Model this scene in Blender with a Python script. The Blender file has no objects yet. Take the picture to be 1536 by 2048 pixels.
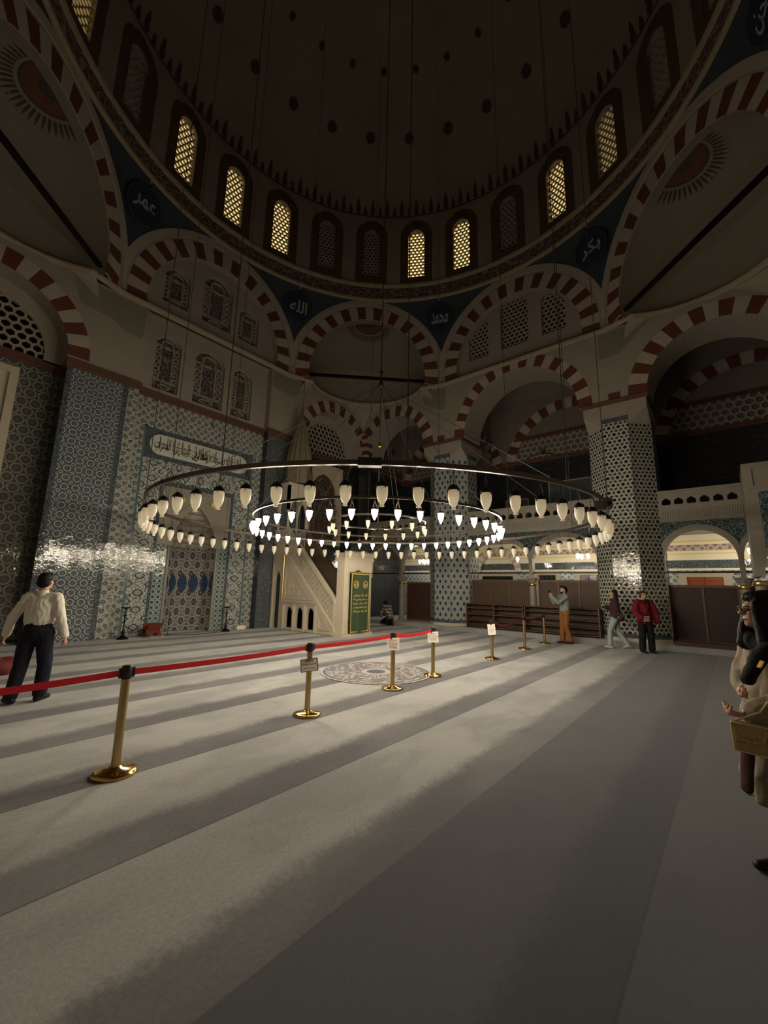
import bpy, math, random
from mathutils import Vector, Matrix, noise
from mathutils.geometry import tessellate_polygon
C = bpy.context.scene.collection
S = bpy.context.scene
PI = math.pi
random.seed(7)

# ------------------------------------------------------------------ camera
CX, CY, CZ, YAW, PIT, ROL, FPX = -6.515, -5.616, 1.579, 0.87392, 0.17745, 0.021014, 829.6
cam_data = bpy.data.cameras.new('camera')
cam_data.sensor_fit = 'VERTICAL'
cam_data.sensor_height = 36.0
cam_data.lens = FPX / 2048.0 * 36.0
cam_data.clip_end = 200
cam = bpy.data.objects.new('camera', cam_data)
C.objects.link(cam)
fw = Vector((math.sin(YAW)*math.cos(PIT), math.cos(YAW)*math.cos(PIT), math.sin(PIT)))
rt = Vector((math.cos(YAW), -math.sin(YAW), 0.0))
up = rt.cross(fw)
r2 = rt*math.cos(ROL) + up*math.sin(ROL)
u2 = -rt*math.sin(ROL) + up*math.cos(ROL)
cam.matrix_world = Matrix(((r2.x, u2.x, -fw.x, CX), (r2.y, u2.y, -fw.y, CY), (r2.z, u2.z, -fw.z, CZ), (0, 0, 0, 1)))
S.camera = cam

# ------------------------------------------------------------------ world, light levels, exposure
world = bpy.data.worlds.new('world')
S.world = world
world.use_nodes = True
wb = world.node_tree.nodes['Background']
wb.inputs[0].default_value = (0.9, 0.95, 1.0, 1)
wb.inputs[1].default_value = 0.0015
S.view_settings.view_transform = 'Standard'
S.view_settings.look = 'None'
S.view_settings.gamma = 1
S.view_settings.use_curve_mapping = False
S.view_settings.exposure = 0.0
LAMP_E = 180.0          # emission of a lit chandelier lamp
WIN_E = 1.5            # emission of the lit drum windows
AISLE_E = 140.0         # emission of the aisle lamps
LAMP_COL = (1.0, 0.86, 0.65)

# ------------------------------------------------------------------ tagging
def tag(o, label=None, cat=None, group=None, kind=None):
    if label: o['label'] = label
    if cat: o['category'] = cat
    if group: o['group'] = group
    if kind: o['kind'] = kind
    return o
def empty(name, loc=(0, 0, 0), rz=0.0, label=None, cat=None, group=None, kind=None, parent=None):
    o = bpy.data.objects.new(name, None)
    o.empty_display_size = 0.1
    C.objects.link(o)
    o.location = loc
    o.rotation_euler = (0, 0, rz)
    if parent: o.parent = parent
    return tag(o, label, cat, group, kind)
def copy_tree(o, parent=None):
    c = o.copy()
    C.objects.link(c)
    if parent: c.parent = parent
    for ch in list(o.children):
        copy_tree(ch, c)
    return c

# ------------------------------------------------------------------ mesh builder
class MB:
    def __init__(s):
        s.v = []; s.f = []; s.m = []; s.uv = []; s.sm = []
    def face(s, pts, mat=0, uvs=None, smooth=False):
        i = len(s.v)
        s.v += [tuple(p) for p in pts]
        s.f.append(tuple(range(i, i+len(pts))))
        s.m.append(mat); s.sm.append(smooth)
        if uvs is None:
            uvs = boxuv(pts)
        s.uv.append([tuple(q) for q in uvs])
    def grid(s, fn, nu, nv, mat=0, smooth=True, uvfn=None, closeu=False, flip=False):
        i0 = len(s.v)
        pts = []
        for j in range(nv+1):
            for i in range(nu+1):
                p = fn(i/nu, j/nv); s.v.append(tuple(p)); pts.append(p)
        for j in range(nv):
            for i in range(nu):
                a = i0+j*(nu+1)+i; b = a+1; c = b+nu+1; d = a+nu+1
                q = (a, b, c, d) if not flip else (d, c, b, a)
                s.f.append(q); s.m.append(mat); s.sm.append(smooth)
                uu = [(i/nu, j/nv), ((i+1)/nu, j/nv), ((i+1)/nu, (j+1)/nv), (i/nu, (j+1)/nv)]
                if flip: uu = uu[::-1]
                s.uv.append([uvfn(*w) for w in uu] if uvfn else uu)
    def box(s, a, b, mat=0, M=None):
        x0, y0, z0 = a; x1, y1, z1 = b
        P = [Vector(p) for p in ((x0,y0,z0),(x1,y0,z0),(x1,y1,z0),(x0,y1,z0),(x0,y0,z1),(x1,y0,z1),(x1,y1,z1),(x0,y1,z1))]
        if M is not None: P = [M @ p for p in P]
        for q in ((0,3,2,1),(4,5,6,7),(0,1,5,4),(1,2,6,5),(2,3,7,6),(3,0,4,7)):
            s.face([P[k] for k in q], mat)
    def bar(s, p, q, w, h, mat=0):
        p = Vector(p); q = Vector(q); d = q-p; L = d.length
        if L < 1e-6: return
        M = Matrix.Translation(p) @ d.to_track_quat('Z', 'Y').to_matrix().to_4x4()
        s.box((-w/2, -h/2, 0), (w/2, h/2, L), mat, M)
    def tube(s, path, r, n=8, mat=0, caps=True, smooth=True):
        path = [Vector(p) for p in path]
        rs = r if isinstance(r, (list, tuple)) else [r]*len(path)
        rings = []
        ref = None
        for k, p in enumerate(path):
            t = (path[min(k+1, len(path)-1)] - path[max(k-1, 0)]).normalized()
            if ref is None:
                ref = Vector((0, 0, 1)) if abs(t.z) < 0.9 else Vector((1, 0, 0))
            a = (ref - t*ref.dot(t)).normalized(); ref = a
            b = t.cross(a)
            rings.append([p + a*math.cos(2*PI*i/n)*rs[k] + b*math.sin(2*PI*i/n)*rs[k] for i in range(n)])
        i0 = len(s.v)
        for rg in rings: s.v += [tuple(p) for p in rg]
        for k in range(len(path)-1):
            for i in range(n):
                a = i0+k*n+i; b = i0+k*n+(i+1) % n
                s.f.append((a, b, b+n, a+n)); s.m.append(mat); s.sm.append(smooth)
                s.uv.append([(i/n, k), ((i+1)/n, k), ((i+1)/n, k+1), (i/n, k+1)])
        if caps:
            s.face(rings[0][::-1], mat); s.face(rings[-1], mat)
    def lathe(s, prof, c=(0, 0, 0), n=16, mat=0, smooth=True, M=None, a0=0.0, a1=2*PI):
        c = Vector(c)
        i0 = len(s.v)
        for (r, z) in prof:
            for i in range(n+1):
                a = a0+(a1-a0)*i/n
                p = Vector((r*math.cos(a), r*math.sin(a), z))
                if M is not None: p = M @ p
                s.v.append(tuple(c+p))
        for k in range(len(prof)-1):
            for i in range(n):
                a = i0+k*(n+1)+i; b = a+1; d = a+n+1; e = b+n+1
                s.f.append((a, b, e, d)); s.m.append(mat); s.sm.append(smooth)
                r0 = max(prof[k][0], 0.01)
                s.uv.append([(i/n*6.28*r0, prof[k][1]), ((i+1)/n*6.28*r0, prof[k][1]), ((i+1)/n*6.28*r0, prof[k+1][1]), (i/n*6.28*r0, prof[k+1][1])])
    def slab(s, F, outer, holes=(), d0=0.0, d1=0.1, mat=0, side=None, back=True, uvo=(0, 0)):
        side = mat if side is None else side
        loops = [list(outer)] + [list(h) for h in holes]
        flat = [p for l in loops for p in l]
        tris = tessellate_polygon([[Vector((p[0], p[1], 0)) for p in l] for l in loops])
        i0 = len(s.v)
        for p in flat: s.v.append(tuple(F(p[0], p[1], d0)))
        for p in flat: s.v.append(tuple(F(p[0], p[1], d1)))
        N = len(flat)
        for t in tris:
            a, b, c = [flat[k] for k in t]
            area = (b[0]-a[0])*(c[1]-a[1]) - (b[1]-a[1])*(c[0]-a[0])
            if abs(area) < 1e-10: continue
            q = t if area > 0 else t[::-1]
            s.f.append(tuple(i0+k for k in q)); s.m.append(mat); s.sm.append(False)
            s.uv.append([(flat[k][0]+uvo[0], flat[k][1]+uvo[1]) for k in q])
            if back:
                s.f.append(tuple(i0+N+k for k in q[::-1])); s.m.append(side); s.sm.append(False)
                s.uv.append([(flat[k][0], flat[k][1]) for k in q[::-1]])
        o = 0
        for li, l in enumerate(loops):
            n = len(l)
            ar = sum(l[k][0]*l[(k+1) % n][1]-l[(k+1) % n][0]*l[k][1] for k in range(n))
            ccw = ar > 0
            want = ccw if li == 0 else (not ccw)
            for k in range(n):
                a = i0+o+k; b = i0+o+(k+1) % n
                q = (a, a+N, b+N, b) if want else (b, b+N, a+N, a)
                s.f.append(q); s.m.append(side); s.sm.append(False)
                L = math.hypot(l[k][0]-l[(k+1) % n][0], l[k][1]-l[(k+1) % n][1])
                uu = [(0, l[k][1]), (d1-d0, l[k][1]), (d1-d0, l[k][1]+L), (0, l[k][1]+L)]
                s.uv.append(uu if want else [uu[3], uu[2], uu[1], uu[0]])
            o += n
    def voussoirs(s, F, uc, zc, Ri, Ro, n, d0, d1, matA=0, matB=1, a0=0.0, a1=PI, clip=None, frac=0.5):
        for k in range(n):
            t0 = a0+(a1-a0)*k/n; t1 = a0+(a1-a0)*(k+1)/n
            if k % 2 == 0: t1b = t1; t0b = t0
            else: t0b = t0; t1b = t1
            ts = [t0b+(t1b-t0b)*j/3 for j in range(4)]
            pts = [(uc+Ri*math.cos(t), zc+Ri*math.sin(t)) for t in ts] + [(uc+Ro*math.cos(t), zc+Ro*math.sin(t)) for t in ts[::-1]]
            if clip: pts = [clip(p) for p in pts]
            s.slab(F, pts, (), d0, d1, matA if k % 2 == 0 else matB)
    def build(s, name, mats, parent=None, loc=None, rz=None, smooth_angle=None):
        me = bpy.data.meshes.new(name)
        me.from_pydata(s.v, [], s.f)
        me.polygons.foreach_set('material_index', s.m)
        me.polygons.foreach_set('use_smooth', s.sm)
        ul = me.uv_layers.new(name='UVMap')
        ul.data.foreach_set('uv', [c for f in s.uv for p in f for c in (float(p[0]), float(p[1]))])
        for m in (mats if isinstance(mats, (list, tuple)) else [mats]):
            me.materials.append(M_[m] if isinstance(m, str) else m)
        me.update()
        o = bpy.data.objects.new(name, me)
        C.objects.link(o)
        if parent: o.parent = parent
        if loc: o.location = loc
        if rz is not None: o.rotation_euler = (0, 0, rz)
        return o
def boxuv(pts):
    p0, p1, p2 = Vector(pts[0]), Vector(pts[1]), Vector(pts[2])
    n = (p1-p0).cross(p2-p0)
    ax = max(range(3), key=lambda k: abs(n[k]))
    if ax == 0: return [(p[1], p[2]) for p in pts]
    if ax == 1: return [(p[0], p[2]) for p in pts]
    return [(p[0], p[1]) for p in pts]
def FO(deg):
    c, s_ = math.cos(math.radians(deg)), math.sin(math.radians(deg))
    return lambda u, z, d: Vector((u*s_+d*c, -u*c+d*s_, z))
def FC(deg, r0=0.0):
    th = math.radians(deg)
    def f(u, z, d):
        a = th - u/7.6
        return Vector((d*math.cos(a), d*math.sin(a), z))
    return f
def FP(o, u, v, n):
    o, u, v, n = Vector(o), Vector(u), Vector(v), Vector(n)
    return lambda a, b, d: o+u*a+v*b+n*d
def arc(uc, zc, R, n=24, a0=0.0, a1=PI, ry=None):
    ry = ry or R
    return [(uc+R*math.cos(a0+(a1-a0)*k/n), zc+ry*math.sin(a0+(a1-a0)*k/n)) for k in range(n+1)]
def parch(uc, z0, hw, rise, n=10):
    """pointed arch outline from the right foot over the apex to the left foot"""
    if rise <= hw*1.001: return arc(uc, z0, hw, 2*n, ry=rise)
    e = (rise*rise-hw*hw)/(2*hw); R = hw+e
    am = math.atan2(rise, e)
    right = [(uc-e+R*math.cos(am*k/n), z0+R*math.sin(am*k/n)) for k in range(n+1)]
    left = [(2*uc-p[0], p[1]) for p in right[::-1]]
    return right + left[1:]
def archwin(uc, zb, zs, hw, rise, n=8):
    return [(uc-hw, zb), (uc+hw, zb)] + parch(uc, zs, hw, rise, n)
def rect(u0, z0, u1, z1):
    return [(u0, z0), (u1, z0), (u1, z1), (u0, z1)]
def hexgrille(mb, F, inside, u0, z0, u1, z1, pitch, hole=0.36, d0=0.0, d1=0.05, mat=0, ns=8):
    """stucco lattice: hexagonal cells, each with a real hole"""
    dy = pitch*0.866
    R = pitch/math.sqrt(3)
    j = 0; z = z0
    while z <= z1+dy:
        u = u0 + (pitch/2 if j % 2 else 0)
        while u <= u1+pitch:
            if inside(u, z):
                ho = [(u+R*math.cos(math.radians(30+60*k)), z+R*math.sin(math.radians(30+60*k))) for k in range(6)]
                hi = [(u+pitch*hole*1.12*math.cos(math.radians(30+60*k)), z+pitch*hole*1.12*math.sin(math.radians(30+60*k))) for k in range(6)]
                for k in range(6):
                    a, b, c, d = ho[k], ho[(k+1) % 6], hi[(k+1) % 6], hi[k]
                    mb.face([F(*a, d0), F(*b, d0), F(*c, d0), F(*d, d0)], mat, [a, b, c, d])
                    mb.face([F(*d, d0), F(*c, d0), F(*c, d1), F(*d, d1)], mat, [d, c, c, d])
            u += pitch
        z += dy; j += 1
def insarch(uc, zb, zs, hw, rise, m=0.0):
    def f(u, z):
        if z < zb-m: return False
        if abs(u-uc) > hw+m: return False
        if z <= zs: return True
        return ((u-uc)/(hw+m))**2 + ((z-zs)/(rise+m))**2 <= 1.0
    return f
# ------------------------------------------------------------------ materials
M_ = {}
class NT:
    def __init__(s, name):
        s.mat = bpy.data.materials.new(name); s.mat.use_nodes = True
        s.t = s.mat.node_tree; s.b = s.t.nodes['Principled BSDF']; s.out = s.t.nodes['Material Output']
        M_[name] = s.mat
    def n(s, typ, **kw):
        nd = s.t.nodes.new(typ)
        for k, v in kw.items(): setattr(nd, k, v)
        return nd
    def inp(s, sock, v):
        if isinstance(v, bpy.types.NodeSocket): s.t.links.new(v, sock)
        elif v is not None: sock.default_value = v
    def uv(s): return s.n('ShaderNodeUVMap').outputs[0]
    def obj(s): return s.n('ShaderNodeTexCoord').outputs['Object']
    def geo(s): return s.n('ShaderNodeNewGeometry').outputs['Position']
    def math(s, op, a, b=None, c=None):
        nd = s.n('ShaderNodeMath', operation=op)
        s.inp(nd.inputs[0], a); s.inp(nd.inputs[1], b); s.inp(nd.inputs[2], c)
        return nd.outputs[0]
    def vm(s, op, a, b=None, c=None):
        nd = s.n('ShaderNodeVectorMath', operation=op)
        s.inp(nd.inputs[0], a); s.inp(nd.inputs[1], b)
        if c is not None: s.inp(nd.inputs[2], c)
        return nd.outputs['Value'] if op in ('LENGTH', 'DOT_PRODUCT', 'DISTANCE') else nd.outputs[0]
    def scale(s, a, k):
        nd = s.n('ShaderNodeVectorMath', operation='SCALE'); s.inp(nd.inputs[0], a); nd.inputs['Scale'].default_value = k
        return nd.outputs[0]
    def sep(s, v):
        nd = s.n('ShaderNodeSeparateXYZ'); s.inp(nd.inputs[0], v); return nd.outputs
    def comb(s, x, y, z=0.0):
        nd = s.n('ShaderNodeCombineXYZ'); s.inp(nd.inputs[0], x); s.inp(nd.inputs[1], y); s.inp(nd.inputs[2], z); return nd.outputs[0]
    def ramp(s, f, stops, interp='LINEAR'):
        nd = s.n('ShaderNodeValToRGB'); nd.color_ramp.interpolation = interp
        e = nd.color_ramp.elements
        while len(e) > 1: e.remove(e[-1])
        e[0].position = stops[0][0]; e[0].color = (*stops[0][1], 1)
        for p, c in stops[1:]:
            x = e.new(p); x.color = (*c, 1)
        s.inp(nd.inputs[0], f)
        return nd.outputs[0]
    def mix(s, f, a, b, mode='MIX'):
        nd = s.n('ShaderNodeMix', data_type='RGBA', blend_type=mode)
        s.inp(nd.inputs[0], f)
        for k, v in ((6, a), (7, b)):
            if isinstance(v, tuple): v = (*v, 1) if len(v) == 3 else v
            s.inp(nd.inputs[k], v)
        return nd.outputs[2]
    def noise(s, v, sc, det=3.0, rough=0.5, dist=0.0):
        nd = s.n('ShaderNodeTexNoise'); s.inp(nd.inputs['Vector'], v)
        nd.inputs['Scale'].default_value = sc; nd.inputs['Detail'].default_value = det
        nd.inputs['Roughness'].default_value = rough; nd.inputs['Distortion'].default_value = dist
        return nd.outputs
    def vor(s, v, sc, feat='F1', rnd=1.0):
        nd = s.n('ShaderNodeTexVoronoi', feature=feat); s.inp(nd.inputs['Vector'], v)
        nd.inputs['Scale'].default_value = sc; nd.inputs['Randomness'].default_value = rnd
        return nd.outputs
    def bump(s, h, strength=0.3, dist=0.02):
        nd = s.n('ShaderNodeBump'); nd.inputs['Strength'].default_value = strength; nd.inputs['Distance'].default_value = dist
        s.inp(nd.inputs['Height'], h); s.t.links.new(nd.outputs[0], s.b.inputs['Normal'])
    def fin(s, col=None, rough=0.7, metal=0.0, spec=0.5):
        if col is not None:
            if isinstance(col, tuple): col = (*col, 1)
            s.inp(s.b.inputs['Base Color'], col)
        s.inp(s.b.inputs['Roughness'], rough); s.b.inputs['Metallic'].default_value = metal
        s.b.inputs['Specular IOR Level'].default_value = spec
        return s.mat
    # lattices on uv metres
    def sqcell(s, p, w, h, off=(0, 0)):
        q = s.vm('ADD', p, (off[0], off[1], 0))
        return s.vm('WRAP', q, (w/2, h/2, 1), (-w/2, -h/2, -1))
    def hexcell(s, p, pitch):
        a = s.vm('WRAP', p, (pitch/2, pitch*0.866, 1), (-pitch/2, -pitch*0.866, -1))
        p2 = s.vm('ADD', p, (pitch/2, pitch*0.866, 0))
        b = s.vm('WRAP', p2, (pitch/2, pitch*0.866, 1), (-pitch/2, -pitch*0.866, -1))
        la, lb = s.vm('LENGTH', a), s.vm('LENGTH', b)
        f = s.math('LESS_THAN', lb, la)
        nd = s.n('ShaderNodeMix', data_type='VECTOR')
        s.inp(nd.inputs[0], f); s.inp(nd.inputs[4], a); s.inp(nd.inputs[5], b)
        g = nd.outputs[1]
        x, y, _ = s.sep(s.vm('ABSOLUTE', g))
        hd = s.math('MAXIMUM', x, s.math('ADD', s.math('MULTIPLY', x, 0.5), s.math('MULTIPLY', y, 0.866)))
        return g, s.vm('LENGTH', g), hd
def plain(name, col, rough=0.7, metal=0.0, nz=0.0, sc=6.0, bump=0.0, spec=0.5):
    t = NT(name)
    c = (*col, 1)
    if nz or bump:
        f = t.noise(t.obj(), sc, 5.0, 0.6)[0]
        if nz:
            c = t.mix(f, tuple(x*(1-nz) for x in col), tuple(min(1, x*(1+nz)) for x in col))
        if bump: t.bump(f, bump, 0.02)
    t.fin(None, rough, metal, spec); t.inp(t.b.inputs['Base Color'], c)
    return t
plain('whitewash', (0.72, 0.68, 0.56), 0.8)
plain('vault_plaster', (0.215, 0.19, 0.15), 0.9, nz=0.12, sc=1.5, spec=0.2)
plain('plaster', (0.325, 0.287, 0.245), 0.9, nz=0.10, sc=1.5, bump=0.15, spec=0.2)
plain('plaster_patch', (0.215, 0.195, 0.155), 0.9, nz=0.2, sc=5)
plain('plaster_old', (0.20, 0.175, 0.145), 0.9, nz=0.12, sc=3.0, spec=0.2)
plain('whitestone', (0.40, 0.355, 0.295), 0.8, nz=0.10, sc=4.0, spec=0.3)
plain('redstone', (0.125, 0.040, 0.027), 0.85, nz=0.25, sc=4.0, spec=0.3)
plain('cornice', (0.13, 0.065, 0.045), 0.8, nz=0.3, sc=9.0, spec=0.3)
plain('moulding', (0.34, 0.28, 0.20), 0.85, nz=0.25, sc=18.0, bump=0.5, spec=0.3)
plain('stucco', (0.36, 0.32, 0.27), 0.85, nz=0.08, spec=0.2)
plain('marble', (0.60, 0.53, 0.42), 0.42, nz=0.12, sc=3.0, bump=0.05)
plain('railing_brown', (0.15, 0.115, 0.075), 0.6, nz=0.2, sc=4)
plain('marble_grey', (0.28, 0.255, 0.215), 0.45, nz=0.2, sc=2.5)
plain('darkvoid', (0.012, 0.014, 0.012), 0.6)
plain('iron', (0.03, 0.028, 0.026), 0.5, metal=0.6)
plain('blackmetal', (0.02, 0.018, 0.017), 0.35, metal=0.7)
plain('ring_metal', (0.10, 0.085, 0.07), 0.3, metal=0.9)
plain('cable', (0.06, 0.055, 0.05), 0.6, metal=0.3)
plain('brass', (0.62, 0.40, 0.13), 0.16, metal=1.0, nz=0.15, sc=5)
plain('pole_brass', (0.50, 0.36, 0.16), 0.32, metal=1.0, nz=0.1, sc=5)
plain('gold', (0.85, 0.60, 0.18), 0.28, metal=1.0)
plain('goldpaint', (0.72, 0.54, 0.16), 0.45)
plain('spirelead', (0.23, 0.20, 0.12), 0.6, metal=0.2, nz=0.35, sc=10)
plain('black_plastic', (0.018, 0.018, 0.018), 0.45)
plain('white_paper', (0.90, 0.86, 0.76), 0.7)
plain('ink_red', (0.45, 0.05, 0.04), 0.7)
plain('ink_dark', (0.07, 0.05, 0.04), 0.7)
plain('ink_blue', (0.03, 0.05, 0.10), 0.5)
plain('belt_red', (0.88, 0.022, 0.035), 0.6)
plain('belt_dark', (0.22, 0.016, 0.022), 0.7)
plain('green_cloth', (0.045, 0.075, 0.035), 0.9, nz=0.4, sc=3.0)
plain('ottoblue', (0.030, 0.042, 0.062), 0.8, nz=0.25, sc=6.0)
plain('ottonavy', (0.014, 0.019, 0.042), 0.7, nz=0.2, sc=6.0)
plain('paint_white', (0.30, 0.34, 0.38), 0.7)
plain('calpanel', (0.60, 0.62, 0.54), 0.25, nz=0.08, sc=20)
plain('turq', (0.10, 0.155, 0.165), 0.2, nz=0.3, sc=14)
plain('redpaint', (0.12, 0.045, 0.03), 0.85, nz=0.4, sc=12)
plain('darkpaint', (0.055, 0.045, 0.035), 0.85, nz=0.4, sc=12)
plain('wood_red', (0.16, 0.035, 0.014), 0.45, nz=0.3, sc=3)
plain('cushion', (0.14, 0.02, 0.02), 0.8, nz=0.3, sc=8)

# wood with grain
def wood(name, a, b, rough=0.5, sc=5.0):
    t = NT(name)
    p = t.vm('MULTIPLY', t.obj(), (sc, sc, 0.25*sc))
    f = t.noise(p, 2.0, 6.0, 0.6, 0.4)[0]
    t.fin(None, rough); t.inp(t.b.inputs['Base Color'], t.mix(f, a, b)); t.bump(f, 0.1, 0.01)
wood('wood_panel', (0.060, 0.032, 0.020), (0.105, 0.058, 0.036), 0.6)
wood('wood_dark', (0.035, 0.015, 0.010), (0.075, 0.032, 0.020), 0.5)
wood('wood_deep', (0.022, 0.011, 0.008), (0.042, 0.020, 0.013), 0.6)
wood('wood_trim', (0.09, 0.050, 0.030), (0.15, 0.085, 0.05), 0.5)
wood('door_wood', (0.20, 0.05, 0.018), (0.32, 0.085, 0.03), 0.4)

# ---- Iznik tiles --------------------------------------------------------
WHT = (0.46, 0.49, 0.46); BLU = (0.025, 0.050, 0.13); NAV = (0.012, 0.018, 0.035); TQ = (0.06, 0.14, 0.17); RED = (0.20, 0.035, 0.02)
def tile_fin(t, col, rough=0.05, bs=0.17):
    p = t.uv()
    seam = t.sqcell(p, 0.25, 0.25)
    x, y, _ = t.sep(t.vm('ABSOLUTE', seam))
    ed = t.math('MAXIMUM', x, y)
    s_ = t.math('GREATER_THAN', ed, 0.1225)
    col = t.mix(t.math('MULTIPLY', s_, 0.45), col, (0.12, 0.12, 0.11))
    n1 = t.noise(p, 9.0, 3.0, 0.6)[0]
    wh = t.n('ShaderNodeTexWhiteNoise', noise_dimensions='2D')
    t.inp(wh.inputs['Vector'], t.vm('FLOOR', t.scale(t.vm('ADD', p, (0.125, 0.125, 0)), 4.0)))
    # each tile is set at its own slight tilt
    tilt = t.vm('SUBTRACT', wh.outputs['Color'], (0.5, 0.5, 0.5))
    h = t.math('ADD', t.math('MULTIPLY', n1, 0.5), t.math('MULTIPLY', t.vm('DOT_PRODUCT', t.scale(seam, 4.0), tilt), 0.8))
    h = t.math('SUBTRACT', h, t.math('MULTIPLY', s_, 0.25))
    t.bump(h, bs, 0.05)
    t.fin(None, rough); t.inp(t.b.inputs['Base Color'], col)
def sm(t, x, a, b):   # smoothstep-ish
    nd = t.n('ShaderNodeMapRange', interpolation_type='SMOOTHSTEP')
    t.inp(nd.inputs[0], x); nd.inputs[1].default_value = a; nd.inputs[2].default_value = b
    return nd.outputs[0]
def hex_tile(name, pitch, white, dark, mid, rough=0.05):
    t = NT(name); p = t.uv()
    g, L, hd = t.hexcell(p, pitch)
    r = t.math('DIVIDE', hd, pitch*0.5)
    col = t.ramp(r, [(0, dark), (0.36, dark), (0.40, white), (0.74, white), (0.78, dark), (0.84, mid), (0.92, dark), (0.94, mid)], 'LINEAR')
    # six small petals between the hexagons
    x, y, _ = t.sep(g)
    ang = t.math('ARCTAN2', y, x)
    pet = t.math('MULTIPLY', t.math('COSINE', t.math('MULTIPLY', ang, 6.0)), -1.0)
    k = t.math('MULTIPLY', t.math('GREATER_THAN', pet, 0.25), t.math('GREATER_THAN', r, 0.84))
    col = t.mix(k, col, white)
    tile_fin(t, col, rough)
hex_tile('tile_pillar', 0.27, (0.52, 0.52, 0.44), (0.014, 0.020, 0.026), (0.030, 0.045, 0.055))
# diamond palmette lattice (far pillar)
t = NT('tile_diamond'); p = t.uv()
def diamond(t, p, w, h):
    a = t.sqcell(p, w, h); b = t.sqcell(p, w, h, (w/2, h/2))
    def nrm(v):
        x, y, _ = t.sep(t.vm('ABSOLUTE', v)); return t.math('ADD', t.math('DIVIDE', x, w/2), t.math('DIVIDE', y, h/2))
    da, db = nrm(a), nrm(b)
    f = t.math('LESS_THAN', db, da)
    nd = t.n('ShaderNodeMix', data_type='VECTOR'); t.inp(nd.inputs[0], f); t.inp(nd.inputs[4], a); t.inp(nd.inputs[5], b)
    return nd.outputs[1], t.math('MINIMUM', da, db)
g, d = diamond(t, p, 0.25, 0.42)
L = t.vm('LENGTH', t.vm('MULTIPLY', t.vm('ADD', g, (0, 0.01, 0)), (1.25, 0.85, 1)))
core = t.ramp(t.math('MULTIPLY', L, 10.0), [(0, (0.03, 0.045, 0.08)), (0.36, (0.02, 0.035, 0.075)), (0.58, NAV), (0.64, (0.50, 0.52, 0.50))], 'LINEAR')
edge = t.ramp(d, [(0, (1, 1, 1)), (0.70, (1, 1, 1)), (0.75, (0.20, 0.23, 0.24)), (0.80, (0.20, 0.23, 0.24)), (0.85, (1, 1, 1))])
v = t.vor(p, 26.0, 'DISTANCE_TO_EDGE')[0]
fine = t.ramp(v, [(0, (0.55, 0.60, 0.60)), (0.05, (0.60, 0.64, 0.64)), (0.10, (1, 1, 1))])
col = t.mix(1.0, t.mix(1.0, core, edge, 'MULTIPLY'), fine, 'MULTIPLY')
tile_fin(t, t.mix(0.08, col, (0.2, 0.27, 0.27)))
# square lattice of rounds (qibla piers)
t = NT('tile_round'); p = t.uv()
a = t.sqcell(p, 0.25, 0.25); L1 = t.vm('LENGTH', a)
b = t.sqcell(p, 0.25, 0.25, (0.125, 0.125)); L2 = t.vm('LENGTH', b)
big = t.ramp(t.math('MULTIPLY', L1, 10.0), [(0, (0.30, 0.30, 0.27)), (0.14, (0.03, 0.04, 0.06)), (0.34, (0.10, 0.12, 0.14)), (0.46, (0.025, 0.035, 0.05)), (0.62, (0.025, 0.035, 0.05)), (0.70, WHT), (0.84, WHT), (0.93, (0.055, 0.08, 0.11))])
sml = t.ramp(t.math('MULTIPLY', L2, 10.0), [(0, (0.03, 0.04, 0.05)), (0.22, (0.03, 0.05, 0.08)), (0.30, WHT), (0.42, WHT), (0.50, (0.055, 0.08, 0.11))])
col = t.mix(t.math('LESS_THAN', L2, 0.052), big, sml)
v = t.vor(p, 34.0, 'DISTANCE_TO_EDGE')[0]
col = t.mix(t.ramp(v, [(0, (0.5, 0.5, 0.5)), (0.09, (0, 0, 0))]), col, WHT)
tile_fin(t, col)
# large lotus circles in a hexagonal lattice (corner bays)
t = NT('tile_lotus'); p = t.uv()
g, L, hd = t.hexcell(p, 0.30)
r = t.math('DIVIDE', L, 0.15)
v = t.vor(p, 30.0, 'DISTANCE_TO_EDGE')[0]
col = t.ramp(r, [(0, (0.16, 0.05, 0.03)), (0.18, (0.13, 0.14, 0.12)), (0.30, (0.05, 0.06, 0.06)), (0.62, (0.08, 0.085, 0.07)), (0.80, (0.30, 0.30, 0.24)), (0.90, (0.34, 0.34, 0.28)), (0.96, (0.04, 0.05, 0.06))])
col = t.mix(t.ramp(v, [(0, (0.55, 0.55, 0.55)), (0.10, (0, 0, 0))]), col, (0.20, 0.21, 0.18))
tile_fin(t, col)
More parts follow.
